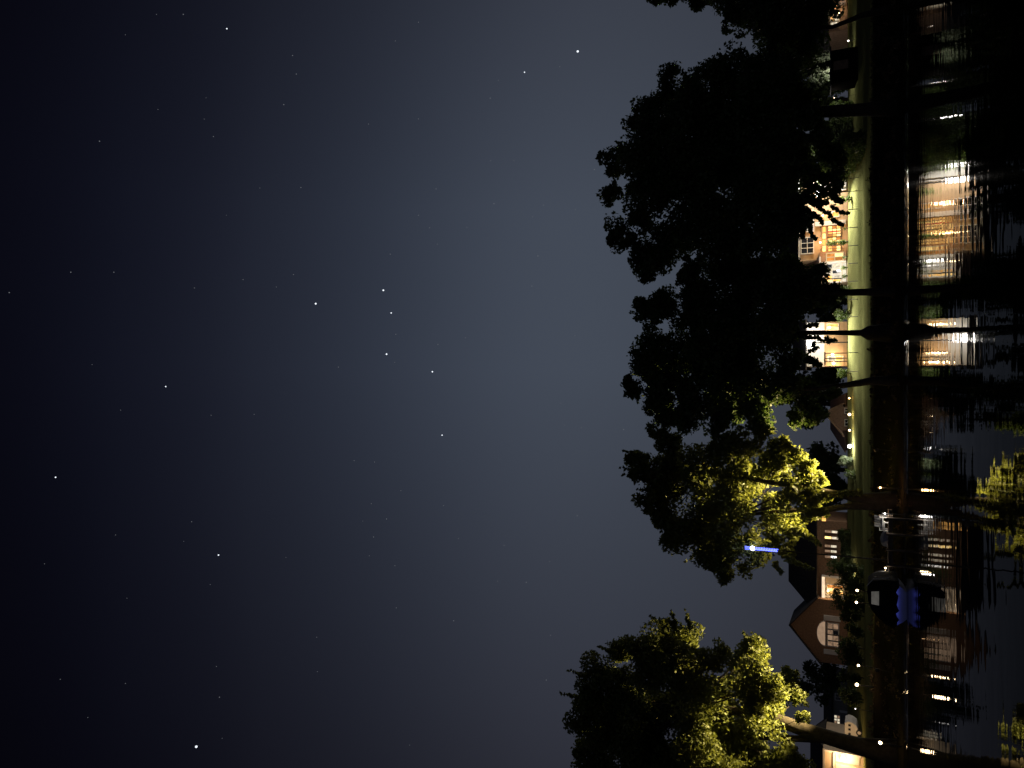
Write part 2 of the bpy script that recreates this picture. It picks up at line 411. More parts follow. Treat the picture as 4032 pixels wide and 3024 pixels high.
tree('widest dark tree, round topped, in front of the house with orange windows', (3470, 430), 31.0,
     [(1400, 330, 78), (1335, 350, 45), (1390, 440, 70), (1350, 500, 42), (1500, 250, 88), (1420, 235, 48), (1460, 180, 42), (1550, 170, 62), (1620, 170, 66), (1600, 300, 120), (1680, 250, 95), (1500, 400, 120), (1440, 530, 70),
      (1385, 560, 42), (1620, 430, 120), (1690, 355, 60), (1690, 165, 55), (1560, 520, 70), (1480, 340, 100), (1400, 590, 25), (1500, 575, 30), (1640, 505, 50), (1690, 470, 55), (1765, 300, 38), (1715, 215, 40), (1660, 360, 110), (1320, 420, 28), (1390, 270, 40),
      (1780, 400, 40), (1728, 440, 26), (1800, 350, 40)],
     LEAF_OAK, [[(3470, 430, 34), (3400, 432, 24), (3250, 440, 22), (3000, 470, 18), (2800, 520, 13)]], 12, spread=3.2, per_m2=150, gap=-0.36,
     strands=[[(3190, 790, 16), (3240, 825, 11), (3290, 868, 9), (3325, 888, 7)], [(3180, 830, 14), (3225, 858, 9), (3245, 885, 6)], [(3160, 850, 16), (3190, 900, 12), (3215, 955, 6)],
              [(3200, 790, 14), (3255, 800, 9), (3300, 830, 9), (3345, 842, 7)], [(3150, 800, 22), (3160, 900, 14), (3160, 950, 6)], [(3270, 770, 9), (3290, 782, 12), (3315, 795, 10)], [(3140, 640, 30), (3210, 690, 24), (3285, 712, 14)], [(3190, 735, 10), (3235, 740, 6)], [(3160, 770, 14), (3205, 785, 6), (3240, 790, 6)], [(3235, 765, 5), (3270, 762, 7)]])
tree('dark tree with a straight slender trunk left of the conservatory', (3450, 1150), 31.5,
     [(1425, 660, 52), (1400, 690, 30), (1510, 640, 68), (1600, 615, 78), (1500, 700, 52), (1690, 610, 78), (1640, 570, 40), (1740, 640, 48), (1560, 590, 36), (1590, 680, 60), (1680, 680, 55), (1470, 600, 18), (1765, 590, 30), (1790, 630, 32)],
     LEAF_OAK, [[(3475, 1150, 22), (3430, 1150, 14), (3300, 1152, 11), (3100, 1150, 9)]], 13)
tree('dark tree with a flared root, its foliage over the white floodlight', (3420, 1310), 32.5,
     [(1385, 770, 48), (1410, 740, 34), (1470, 760, 70), (1560, 740, 82), (1640, 740, 75), (1700, 722, 36), (1700, 785, 36), (1540, 800, 58), (1620, 800, 55), (1430, 800, 50)],
     LEAF_OAK, [[(3450, 1312, 40), (3415, 1311, 26), (3390, 1311, 12), (3300, 1310, 9), (3180, 1310, 9), (3000, 1320, 8)]], 14,
     strands=[[(3160, 1325, 12), (3220, 1332, 8), (3250, 1345, 6)], [(3170, 1285, 10), (3230, 1275, 8)], [(3190, 1380, 9), (3225, 1372, 7)], [(3180, 1420, 20), (3240, 1436, 12)], [(3255, 1335, 12), (3300, 1345, 6)], [(3200, 1350, 5), (3212, 1385, 5)]])
tree('dark tree with a bent trunk and a warm lit left side', (3450, 1500), 31.0,
     [(1430, 885, 30), (1365, 840, 26), (1355, 822, 16), (1420, 845, 52), (1500, 850, 62), (1590, 840, 74), (1680, 840, 58), (1445, 905, 30), (1480, 905, 32), (1560, 905, 42), (1740, 860, 40), (1640, 900, 36), (1760, 900, 28), (1720, 905, 24), (1410, 800, 36), (1800, 850, 18)],
     LEAF_OAK, [[(3475, 1498, 22), (3430, 1500, 15), (3340, 1515, 11), (3220, 1530, 8), (3050, 1535, 8)]], 15)
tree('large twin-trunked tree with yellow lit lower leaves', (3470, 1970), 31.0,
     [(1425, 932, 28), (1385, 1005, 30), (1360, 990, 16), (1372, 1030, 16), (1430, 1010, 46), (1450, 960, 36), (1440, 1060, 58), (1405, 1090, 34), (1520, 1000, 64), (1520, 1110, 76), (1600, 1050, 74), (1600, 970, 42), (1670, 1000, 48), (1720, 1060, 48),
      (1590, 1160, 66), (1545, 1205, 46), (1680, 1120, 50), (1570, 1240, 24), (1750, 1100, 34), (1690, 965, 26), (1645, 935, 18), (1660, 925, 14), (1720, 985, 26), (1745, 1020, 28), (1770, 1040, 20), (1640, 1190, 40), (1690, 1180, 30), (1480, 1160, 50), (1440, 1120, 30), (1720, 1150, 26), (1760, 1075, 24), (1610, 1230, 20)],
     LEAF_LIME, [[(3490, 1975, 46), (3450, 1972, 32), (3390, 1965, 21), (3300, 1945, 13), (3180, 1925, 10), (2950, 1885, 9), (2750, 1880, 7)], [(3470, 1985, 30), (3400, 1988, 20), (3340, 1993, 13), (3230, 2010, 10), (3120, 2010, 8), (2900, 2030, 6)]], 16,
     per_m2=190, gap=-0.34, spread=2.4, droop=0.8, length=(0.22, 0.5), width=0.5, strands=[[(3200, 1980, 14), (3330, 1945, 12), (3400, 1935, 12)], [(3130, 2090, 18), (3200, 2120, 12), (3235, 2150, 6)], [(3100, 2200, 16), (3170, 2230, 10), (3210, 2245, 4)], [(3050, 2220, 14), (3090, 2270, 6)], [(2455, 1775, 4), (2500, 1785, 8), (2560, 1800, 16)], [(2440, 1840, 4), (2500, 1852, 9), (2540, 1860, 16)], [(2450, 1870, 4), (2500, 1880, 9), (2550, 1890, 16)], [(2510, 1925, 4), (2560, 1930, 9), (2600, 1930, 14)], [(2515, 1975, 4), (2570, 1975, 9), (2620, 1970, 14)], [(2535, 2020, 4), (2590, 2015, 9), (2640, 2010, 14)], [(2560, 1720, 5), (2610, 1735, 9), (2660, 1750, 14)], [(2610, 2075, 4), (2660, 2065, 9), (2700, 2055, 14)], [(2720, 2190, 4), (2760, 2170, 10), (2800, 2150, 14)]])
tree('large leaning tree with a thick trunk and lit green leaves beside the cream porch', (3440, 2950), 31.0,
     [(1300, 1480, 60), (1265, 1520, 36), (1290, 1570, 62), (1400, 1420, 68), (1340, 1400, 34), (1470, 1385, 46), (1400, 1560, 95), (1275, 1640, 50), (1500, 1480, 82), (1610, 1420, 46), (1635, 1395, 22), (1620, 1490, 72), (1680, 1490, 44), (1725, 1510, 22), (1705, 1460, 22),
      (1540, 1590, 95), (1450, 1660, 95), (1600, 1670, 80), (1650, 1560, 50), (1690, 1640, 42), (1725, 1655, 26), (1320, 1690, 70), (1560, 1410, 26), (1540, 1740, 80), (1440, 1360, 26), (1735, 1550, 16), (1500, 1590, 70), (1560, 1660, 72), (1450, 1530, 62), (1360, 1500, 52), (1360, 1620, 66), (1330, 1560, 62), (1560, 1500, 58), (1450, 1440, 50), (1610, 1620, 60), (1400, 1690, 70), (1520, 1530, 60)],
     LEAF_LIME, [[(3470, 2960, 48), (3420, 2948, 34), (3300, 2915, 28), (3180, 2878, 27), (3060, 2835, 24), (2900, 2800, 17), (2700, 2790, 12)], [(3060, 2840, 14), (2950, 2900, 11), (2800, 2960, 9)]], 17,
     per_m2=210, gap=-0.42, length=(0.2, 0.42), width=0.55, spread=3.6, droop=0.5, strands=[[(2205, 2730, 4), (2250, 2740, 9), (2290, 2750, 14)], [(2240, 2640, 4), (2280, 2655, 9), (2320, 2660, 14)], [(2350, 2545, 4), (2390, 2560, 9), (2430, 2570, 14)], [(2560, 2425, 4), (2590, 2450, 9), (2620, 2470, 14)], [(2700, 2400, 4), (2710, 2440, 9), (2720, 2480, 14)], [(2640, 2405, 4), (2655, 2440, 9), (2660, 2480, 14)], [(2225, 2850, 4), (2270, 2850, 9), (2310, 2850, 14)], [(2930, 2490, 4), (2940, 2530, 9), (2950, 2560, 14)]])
tree('dark background tree behind the shed and the pale lit bush', (3330, 400), 118,
     [(1700, 330, 90), (1650, 200, 80), (1700, 100, 80), (1760, 220, 60), (1740, 420, 60), (1780, 120, 40), (1800, 180, 32), (1812, 250, 32), (1805, 330, 32), (1808, 400, 32), (1800, 100, 30), (1790, 470, 40), (1800, 60, 26)], LEAF_OAK,
     [[(3340, 400, 14), (3200, 400, 10), (3050, 410, 8)]], 18, per_m2=40, length=(0.5, 0.9), group='trees behind the houses')
tree('dark background tree between the conservatory and the floodlit house', (3330, 1190), 112,
     [(1700, 640, 50), (1760, 650, 40), (1790, 625, 28), (1800, 670, 24), (1740, 600, 30), (1812, 640, 22), (1808, 690, 22), (1780, 690, 24)], LEAF_OAK,
     [[(3340, 1190, 10), (3250, 1190, 8), (3150, 1190, 6)]], 19, per_m2=40, length=(0.4, 0.8), group='trees behind the houses')
tree('dim background tree behind the brown bungalow', (3335, 1600), 120,
     [(1720, 850, 40), (1760, 830, 40), (1760, 870, 36), (1745, 900, 24), (1790, 810, 30), (1800, 850, 30), (1815, 805, 18), (1785, 792, 22)], LEAF_OAK,
     [[(3340, 1600, 10), (3250, 1590, 8), (3180, 1580, 6)]], 20, per_m2=40, length=(0.4, 0.8), group='trees behind the houses')
tree('dark background tree between the brown bungalow and the twin-trunked tree', (3335, 1850), 118,
     [(1770, 985, 34), (1780, 1030, 36), (1740, 1040, 30), (1790, 1080, 34), (1765, 1100, 34), (1800, 1000, 26), (1800, 1130, 26), (1810, 1050, 30)], LEAF_OAK,
     [[(3340, 1850, 10), (3280, 1850, 8), (3230, 1845, 6)]], 22, per_m2=45, length=(0.4, 0.8), group='trees behind the houses')
tree('small dark tree left of the brick gable', (3345, 2680), 108,
     [(1760, 1455, 30), (1740, 1480, 22), (1780, 1500, 22), (1790, 1440, 20), (1800, 1470, 22)], LEAF_OAK,
     [[(3350, 2680, 8), (3280, 2675, 6), (3210, 2670, 5)]], 21, per_m2=50, length=(0.3, 0.6), group='trees behind the houses')

def bush(x, y, r, Y, label, m, seed, sq=1.0, per_m2=220, length=(0.10, 0.22), group='bushes on the lawn', name='bush', gap=-0.5, sub=16, subr=0.4):
    """centre and radius in photo pixels; sits on the ground below its centre"""
    rs = np.random.RandomState(seed)
    c = P(x, y, Y); rr = r*scale_at(x, Y); gz = ground_z(c.x, Y)
    t = thing(name, (c.x, c.y, gz-0.05), label, 'bush', group)
    lobes = [(c, rr)]
    z = c.z-rr*0.7
    while z > gz+0.2: lobes.append((Vector((c.x+rs.normal()*0.1*rr, c.y, z)), rr*0.75)); z -= rr*0.7
    o = leaf_mesh('foliage', lobe_points(lobes, rs, per_m2, seed, gap, sub=sub, subr=subr), length, 0.6, rs, m, t)
    o['kind'] = 'stuff'
    mb = MB(); mb.tube([(c.x, c.y, gz-0.1), (c.x+0.05, c.y, gz+(c.z-gz)*0.5), (c.x, c.y+0.05, c.z)], [0.06, 0.05, 0.02], 6)
    build('stem', mb, BARK, t)
    return t

# ------------------------------------------------------------------ lamps
def bollard(x, y, Y, label, bulb, col, watts, r=0.10, hat=False, group='low garden lamps on the lawn', name='garden_lamp'):
    c = P(x, y, Y); gz = ground_z(c.x, Y)
    t = thing(name, (c.x, Y, gz), label, 'lamp', group)
    build('post', MB().tube([(c.x, Y, gz-0.1), (c.x, Y, c.z-r)], min(0.04, r*0.45), 8), IRON, t)
    build('bulb', MB().ball(c, r, 10), bulb, t, smooth=True)
    build('cap', MB().lathe((c.x, Y, c.z+r), [(0.05, -0.01), (r*1.5, 0.0), (r*0.7, 0.05), (0.02, 0.09)], 12) if hat else
          MB().lathe((c.x, Y, c.z+r*0.95), [(r*0.8, 0), (r*0.7, 0.04), (0.02, 0.06)], 12), IRON, t)
    if watts: light(t, 'POINT', c+Vector((0, -r-0.04, 0)), col, watts, 0.04)
    return t
WARM = (1.0, 0.66, 0.34); WHT = (1.0, 0.93, 0.84); AMB = (1.0, 0.5, 0.18)
bollard(3375, 2325, 36, 'warm garden lamp under the round dark bushes, nearer the entry arch', B_WARM, WARM, 0.5, 0.048)
bollard(3372, 2372, 36, 'warm garden lamp at the foot of the brick gable, right of its windows', B_WARM, WARM, 0.5, 0.048)
bollard(3380, 2620, 36, 'warm garden lamp below the left corner of the brick gable', B_WARM, WARM, 0.5, 0.045)
bollard(3374, 2696, 36, 'brightest warm garden lamp, farther left of the brick gable', B_WARM, WARM, 2.5, 0.066)
bollard(3368, 2791, 36, 'dim white garden lamp right of the small white trailer', glow('dim_bulb', (1, .95, .9), 2.0), WHT, 0, 0.03)
bollard(3338, 2255, 90, 'small white garden lamp beside the lit entry arch', B_WHITE, WARM, 60, 0.11)
bollard(3345, 1632, 92, 'yellow garden lamp in front of the brown bungalow, below its right roof', B_WARM, WARM, 25, 0.14, True)
bollard(3345, 1694, 92, 'smaller yellow garden lamp in front of the brown bungalow', B_WARM, WARM, 25, 0.10)
bollard(3344, 1568, 92, 'tiny orange garden lamp by the bent trunk', B_AMBER, AMB, 10, 0.08)
bollard(3346, 1757, 92, 'bright white hooded garden lamp beside the clipped dome bush', B_WHITE, WHT, 800, 0.20, True)
bollard(3340, 161, 90, 'white garden lamp beside the dark shed', glow('soft_white_bulb', (1, .93, .82), 9), WARM, 1, 0.08)

def uplight(x, y, Y, label, aim, col, watts, angle, blend=0.5, size=0.05):
    c = P(x, y, Y); gz = ground_z(c.x, Y); c.z = max(c.z, gz+0.16)
    t = thing('uplight', (c.x, Y, gz), label, 'lamp', 'uplights at the feet of the trees')
    d = (Vector(aim)-c).normalized()
    build('housing', MB().tube([c-d*0.16, c-d*0.10, c+d*0.0], [0.03, 0.055, 0.06], 10, cap=False), IRON, t)
    build('lens', MB().tube([c-d*0.085, c-d*0.075], [0.05, 0.05], 10), B_AMBER, t)
    build('spike', MB().tube([(c.x, Y, gz-0.1), c-d*0.15], 0.012, 6), IRON, t)
    light(t, 'SPOT', c+d*0.03, col, watts, size, aim, angle, blend)
    return t
YEL = (1.0, 0.77, 0.32)
uplight(3456, 1968, 33.2, 'uplight hidden behind the big twin trunk', P(3040, 1890, 31.3), YEL, 14500, 80, 0.8)
uplight(3444, 1775, 31.5, 'added uplight in the bank to the right of the big twin trunk', P(3120, 1900, 30.6), YEL, 6500, 48, 0.9)  # second uplight, added to brighten the right-hand leaves
uplight(3446, 2640, 31.3, 'uplight on the bank right of the thick leaning trunk', P(2950, 2720, 30.8), YEL, 11500, 66, 0.7)
bollard(3466, 1920, 29.4, 'small amber lamp low in the leaves of the bank by the big twin trunk', B_AMBER, AMB, 9, 0.03, group='small lamps low on the bank', name='bank_lamp')
bollard(3466, 2925, 29.4, 'small bright lamp low on the bank at the foot of the thick leaning trunk', B_WARM, WARM, 1, 0.055, group='small lamps low on the bank', name='bank_lamp')

# floodlights that light the lawn
def floodlight(x, y, Y, label, watts, aim, r=0.22, mast=True):
    c = P(x, y, Y); gz = ground_z(c.x, Y)
    t = thing('floodlight', (c.x, Y, gz), label, 'lamp', 'white floodlights by the houses')
    build('mast', MB().tube([(c.x, Y+0.35, gz-0.1), (c.x, Y+0.35, c.z+0.3)], 0.07, 8), IRON, t)
    h = build('housing', MB().box((c.x-0.34, Y+0.06, c.z-0.26), (c.x+0.34, Y+0.28, c.z+0.28)), IRON, t)
    build('lens', MB().box((c.x-0.3, Y+0.02, c.z-0.22), (c.x+0.3, Y+0.055, c.z+0.24)), B_WHITE, t)
    light(t, 'SPOT', (c.x, Y-0.05, c.z), WHT, watts, 0.2, aim, 112, 0.85)
    return t
floodlight(3217, 762, 94.5, 'white floodlight at the right end of the orange-windowed house', 21000, P(3358, 930, 91))
floodlight(3186, 1350, 94.5, 'white floodlight high on the tan house, behind foliage', 11500, P(3356, 1330, 91))

# ------------------------------------------------------------------ houses
def HX(y, x, Y): return P(x, y, Y).x
def HZ(x, Y): return P(x, 1512, Y).z
class House:
    def __init__(s, name, label, Y, y_ref, x_ref, cat='house'):
        s.Y = Y; s.xr = x_ref
        X = HX(y_ref, x_ref, Y)
        s.gz = ground_z(X, Y)-0.3
        s.t = thing(name, (X, Y, s.gz), label, cat)
    def X(s, y): return HX(y, s.xr, s.Y)
    def Z(s, x): return HZ(x, s.Y)
    def wall(s, y0, y1, x_top, m, x_bot=None, depth=7.0, proud=0.0, name='wall', label=None):
        zb = s.gz if x_bot is None else s.Z(x_bot)
        return build(name, MB().box((s.X(y0), s.Y-proud, zb), (s.X(y1), s.Y+depth, s.Z(x_top))), m, s.t, label)
    def panel(s, name, y0, y1, x0, x1, m, proud=0.03, th=0.05, parent=None, label=None):
        return build(name, MB().box((s.X(y0), s.Y-proud, s.Z(x1)), (s.X(y1), s.Y-proud+th, s.Z(x0))), m, parent or s.t, label)
    def window(s, y0, y1, x0, x1, glass, cols=1, rows=1, bar=0.09, frame=None, proud=0.0, label=None):
        """frame with glazing bars, each pane a sub-part; x0 is the top edge"""
        Xa, Xb = sorted((s.X(y0), s.X(y1))); Za, Zb = s.Z(x1), s.Z(x0); Yf = s.Y-proud
        mb = MB()
        mb.box((Xa-bar, Yf-0.10, Za-bar), (Xa, Yf+0.01, Zb+bar)); mb.box((Xb, Yf-0.10, Za-bar), (Xb+bar, Yf+0.01, Zb+bar))
        mb.box((Xa, Yf-0.10, Zb), (Xb, Yf+0.01, Zb+bar)); mb.box((Xa, Yf-0.10, Za-bar), (Xb, Yf+0.01, Za))
        for i in range(1, cols):
            xx = Xa+(Xb-Xa)*i/cols; mb.box((xx-bar*0.35, Yf-0.085, Za), (xx+bar*0.35, Yf+0.01, Zb))
        for j in range(1, rows):
            zz = Za+(Zb-Za)*j/rows; mb.box((Xa, Yf-0.08, zz-bar*0.3), (Xb, Yf+0.012, zz+bar*0.3))
        w = build('window', mb, frame or WHITE, s.t, label)
        for i in range(cols):
            for j in range(rows):
                g = glass[(i*rows+j) % len(glass)] if isinstance(glass, list) else glass
                build('pane', MB().box((Xa+(Xb-Xa)*i/cols, Yf-0.05, Za+(Zb-Za)*j/rows), (Xa+(Xb-Xa)*(i+1)/cols, Yf-0.03, Za+(Zb-Za)*(j+1)/rows)), g, w)
        return w
    def roof_x(s, y0, y1, x_eave, x_ridge, m, depth=7.0, over=0.5, hip0=0.0, hip1=0.0, label=None):
        """ridge along X; hips shorten the ridge at either end"""
        a, b = sorted((s.X(y0), s.X(y1))); ze, zr = s.Z(x_eave), s.Z(x_ridge)
        ym = s.Y+depth/2; yf, yb = s.Y-over, s.Y+depth+over
        A, B, Cc, D = (a, yf, ze), (b, yf, ze), (b, yb, ze), (a, yb, ze)
        E, F = (a+hip0, ym, zr), (b-hip1, ym, zr)
        mb = MB()
        mb.slab([A, B, F, E], 0.12); mb.slab([Cc, D, E, F], 0.12)
        k = len(mb.v); mb.v += [A, D, E, B, Cc, F]; mb.f += [(k, k+2, k+1), (k+3, k+4, k+5)]
        return build('roof', mb, m, s.t, label)
    def gutter(s, y0, y1, x, m=WHITE, over=0.5):
        a, b = sorted((s.X(y0), s.X(y1))); z = s.Z(x)
        return build('eaves_board', MB().box((a, s.Y-over-0.06, z-0.16), (b, s.Y-over, z+0.02)), m, s.t)

# --- the house with orange windows
A = House('two_storey_house', 'two-storey house with glowing orange ground-floor windows and a dark roof', 98, 880, 3250)
A.wall(690, 1022, 3236, TAN); A.wall(730, 1022, 3144, TAN, 3237.5, depth=6.8, proud=-0.05, name='upper_wall')
A.roof_x(700, 1034, 3144, 3056, ROOF, depth=6.8)
A.gutter(700, 1034, 3146)
A.window(932, 992, 3156, 3202, DGLASS, 3, 2, 0.1)
A.window(830, 905, 3156, 3202, DGLASS, 3, 2, 0.1)
A.window(893, 990, 3239, 3251, [G_YEL, G_WARM], 4, 1, 0.16, BRICK, label='row of small lit panes above the glass doors')
A.window(893, 934, 3262, 3309, [G_YEL, G_WARM, G_ORNG, G_YEL, G_YEL, G_WARM, G_YEL, G_YEL], 4, 3, 0.13, BROWN, label='lit glass doors with a red curtain')
A.panel('curtain', 912, 917, 3258, 3308, RED, 0.13, 0.03)
A.window(938, 966, 3262, 3309, [G_WARM, G_YEL, G_ORNG, G_YEL], 3, 3, 0.11, BROWN)
A.window(972, 990, 3262, 3309, [G_YEL, G_ORNG, G_WARM], 2, 3, 0.11, BROWN)
A.panel('pilaster', 872, 889, 3210, 3330, WHITE, 0.2, 0.2)
A.window(838, 856, 3278, 3302, G_WARM, 1, 1, 0.1)
A.panel('white_annex', 690, 748, 3196, 3332, WHITE, 0.6, 0.6)
A.panel('white_corner', 752, 757, 3215, 3332, WHITE, 0.3, 0.3)
light(A.t, 'POINT', (A.X(722), A.Y-2.2, A.Z(3215)), WHT, 2600, 0.25)  # added light without a fixture, whitens the annex
A.panel('brick_wall', 992, 1036, 3228, 3332, BRICK, 0.25, 0.24)
A.window(1002, 1029, 3257, 3318, [G_ORNG, G_ORNG, G_YEL, G_ORNG], 2, 2, 0.13, glow('frame_painted_light', (1, .72, .36), 0.8), 0.25, label='wide lit window in the brick wall')  # the frame emits: light falling on it is put into its material
A.panel('pilaster', 1033, 1039, 3228, 3332, WHITE, 0.42, 0.16)
A.wall(1022.5, 1114, 3226, CREAM, depth=6.0, proud=-0.02, name='conservatory_wall')
for k, (ya, yb) in enumerate(((1043, 1056), (1067, 1079), (1088, 1098), (1102, 1111))):
    A.window(ya, yb, 3246, 3309, [[G_PALE, DGLASS], [DGLASS, G_PALE], [G_PALE, G_WARM], [G_WARM, G_YEL]][k], 1, 2, 0.14, WHITE)
A.panel('plinth', 1040, 1113, 3318, 3332, WHITE, 0.1, 0.12)
A.roof_x(1012, 1122, 3226, 3165, ROOF_B, depth=6.0, hip0=1.2, label='brown roof over the conservatory')
A.gutter(1012, 1122, 3227.5)
light(A.t, 'POINT', (A.X(1060), A.Y-1.6, A.Z(3300)), WHT, 270, 0.2)
light(A.t, 'POINT', (A.X(960), A.Y-1.5, A.Z(3262)), AMB, 230, 0.2)
light(A.t, 'POINT', (A.X(850), A.Y-1.5, A.Z(3262)), (1, .55, .24), 120, 0.2)
for (yy, zz) in ((1060, 3238), (955, 3231), (850, 3240)):           # the lamps on the wall themselves
    c = Vector((A.X(yy), A.Y-0.35, A.Z(zz)))
    f = build('wall_lamp', MB().tube([(c.x, A.Y, c.z), c], 0.04, 6), IRON, A.t)
    build('bulb', MB().ball(c, 0.09), B_WARM, f, smooth=True)

# --- the tan house behind the flared tree
B = House('tan_house', 'tan board-clad house with two bright warm wall lamps above the lawn', 97, 1350, 3280)
B.wall(1268, 1442, 3172, TAN, depth=7)
for k in range(9):                       # cladding boards, each lapped over the next
    xa = 3252+k*9.2
    build('board', MB().prism([(B.X(1442), B.Z(xa)), (B.X(1268), B.Z(xa)), (B.X(1268), B.Z(xa+9)), (B.X(1442), B.Z(xa+9))], B.Y-0.035-0.012*(k % 2), B.Y-0.003), TAN, B.t)
B.panel('upper_cladding', 1268, 1442, 3176, 3246, WHITE, 0.06, 0.055)
B.roof_x(1255, 1455, 3174, 3110, ROOF, depth=7)
B.window(1276, 1300, 3258, 3300, [G_YEL, G_WARM], 2, 1, 0.1)
B.window(1405, 1420, 3262, 3318, [G_WARM, G_PALE], 1, 2, 0.1)
B.window(1325, 1345, 3196, 3228, DGLASS, 2, 2, 0.1)
light(B.t, 'POINT', (B.X(1335), B.Y-1.6, B.Z(3190)), WHT, 420, 0.2)  # added light without a fixture, for white patches on the upper cladding
for yy in (1392, 1412, 1424):
    build('porch_post', MB().box((B.X(yy)-0.06, B.Y-0.9, B.gz), (B.X(yy)+0.06, B.Y-0.78, B.Z(3250))), BROWN, B.t)
B.panel('porch_beam', 1386, 1440, 3246, 3252, BROWN, 0.95, 0.22)
for (xx, yy, w) in ((3266, 1290, 60), (3279, 1396, 90), (3283, 1431, 110)):
    c = Vector((B.X(yy), B.Y-0.42, B.Z(xx)))
    f = build('wall_lamp', MB().tube([(c.x, B.Y-0.05, c.z+0.1), c+Vector((0, 0, 0.12))], 0.03, 6), IRON, B.t)
    build('bulb', MB().ball(c, 0.15), B_WARM, f, smooth=True)
    light(B.t, 'POINT', c+Vector((0, -0.28, 0)), WARM, w, 0.08)

# --- the brown bungalow
D = House('brown_bungalow', 'low brown bungalow with two steep dim roofs behind the yellow garden lamps', 100, 1650, 3300)
D.wall(1555, 1772, 3328, BROWN, depth=8)
D.wall(1600, 1690, 3322, BROWN, depth=1.9, proud=2.0, name='front_wing')
def gable_roof(h, y0, y1, ya, x_eave, x_apex, yf, yb, m, trim=None, th=0.14):
    a, b, c = h.X(y0), h.X(y1), h.X(ya); ze, za = h.Z(x_eave), h.Z(x_apex)
    mb = MB(); mb.slab([(a, yf, ze), (c, yf, za), (c, yb, za), (a, yb, ze)], th); mb.slab([(c, yf, za), (b, yf, ze), (b, yb, ze), (c, yb, za)], th)
    r = build('roof', mb, m, h.t)
    if trim:
        for (p, q) in ((a, c), (c, b)):
            zp, zq = (ze, za) if p == a else (za, ze)
            mb = MB().prism([(p, zp+0.02), (q, zq+0.02), (q, zq-0.2), (p, zp-0.2)], yf-0.07, yf-0.01)
            build('bargeboard', mb, trim, r)
    return r
D.roof_x(1548, 1780, 3328, 3262, ROOF_B, depth=8, hip0=2.5, hip1=1.0)
gable_roof(D, 1585, 1712, 1622, 3323, 3248, D.Y-2.6, D.Y+3.5, ROOF_B, BROWN)
k = MB().prism([(D.X(1592), D.Z(3322)), (D.X(1622), D.Z(3254)), (D.X(1700), D.Z(3322))], D.Y-2.0, D.Y-1.85); build('gable_wall', k, BROWN, D.t)
D.window(1606, 1624, 3330, 3340, DGLASS, 2, 1, 0.08, proud=2.0); D.window(1650, 1672, 3330, 3340, DGLASS, 2, 1, 0.08, proud=2.0)

# --- the brick house with the fanlight gable
E = House('brick_house', 'brick house with a steep orange gable, half-round fanlight and long dark roof', 98, 2400, 3250)
E.wall(2050, 2352, 3214, BRICK, depth=7.5)
E.roof_x(2040, 2420, 3216, 3092, ROOF, depth=7.5, hip0=2.6)
GY = E.Y-1.2
gp = [(E.X(2350), E.gz), (E.X(2350), E.Z(3216)), (E.X(2465), E.Z(3118)), (E.X(2596), E.Z(3226)), (E.X(2596), E.gz)]
build('gable_wall', MB().prism(gp, GY, E.Y+5), BRICK, E.t)
mb = MB(); a, c, b = E.X(2342), E.X(2465), E.X(2606); ze, za, zb = E.Z(3222), E.Z(3110), E.Z(3236)
mb.slab([(a, GY-0.35, ze), (c, GY-0.35, za), (c, E.Y+5.2, za), (a, E.Y+5.2, ze)], 0.12); mb.slab([(c, GY-0.35, za), (b, GY-0.35, zb), (b, E.Y+5.2, zb), (c, E.Y+5.2, za)], 0.12)
build('gable_roof', mb, ROOF, E.t)
n = 14; fc, fr = E.X(2482), E.X(2436)-E.X(2482)
arc = [(fc+fr*math.cos(math.pi*i/n), E.Z(3251)+fr*0.62*math.sin(math.pi*i/n)) for i in range(n+1)]
fw = build('fanlight', MB().prism([(x, z) for x, z in [(fc+(p[0]-fc)*1.1, E.Z(3251)-0.06+(p[1]-E.Z(3251))*1.12) for p in arc]], GY-0.06, GY-0.003), WHITE, E.t)
build('pane', MB().prism(arc, GY-0.09, GY-0.065), G_FAN, fw)
E.window(2440, 2460, 3262, 3302, [G_DIM], 1, 2, 0.12, proud=1.2)
E.window(2466, 2482, 3262, 3302, [DGLASS, G_DIM], 1, 2, 0.12, proud=1.2)
E.window(2486, 2504, 3262, 3302, [G_DIM, G_FAN], 1, 2, 0.12, proud=1.2)
E.window(2510, 2526, 3262, 3302, [G_DIM], 1, 2, 0.12, proud=1.2)
E.panel('pilaster', 2410, 2430, 3246, 3312, WHITE, 1.34, 0.13); E.panel('pilaster', 2542, 2560, 3246, 3300, WHITE, 1.34, 0.13)
for k, (yy, g) in enumerate(((2091, [G_PALE, G_DIM]), (2115, [G_PALE, G_YEL]), (2148, [G_PALE, G_DIM]), (2168, [G_PALE, G_DIM]), (2190, [glow('white_lit_window', (1, .94, .85), 2.2), G_DIM]))):
    E.window(yy-4, yy+5, 3248, 3300 if k < 2 else 3294, g, 1, 2, 0.08, BRICK)
E.window(2024, 2052, 3236, 3252, [G_WARM], 2, 1, 0.08, BRICK)
E.panel('doorway', 2270, 2362, 3252, 3330, CREAM, 0.04, 0.035)
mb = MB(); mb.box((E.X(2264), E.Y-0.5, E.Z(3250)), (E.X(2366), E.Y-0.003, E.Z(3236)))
en = build('entry_lintel', mb, WHITE, E.t, 'white lintel over the entry, its lamplight put in as glow')
build('lamplight_panel', MB().box((E.X(2268), E.Y-0.53, E.Z(3248.5)), (E.X(2362), E.Y-0.503, E.Z(3237.5))), glow('lintel_painted_light', (1, .74, .48), 1.1, 0.2, 2), en)  # added emissive panel stands in for lamplight on the lintel
E.panel('entry_post', 2264, 2270, 3250, 3335, WHITE, 0.4, 0.3); E.panel('entry_post', 2343, 2349, 3250, 3335, WHITE, 0.4, 0.3)
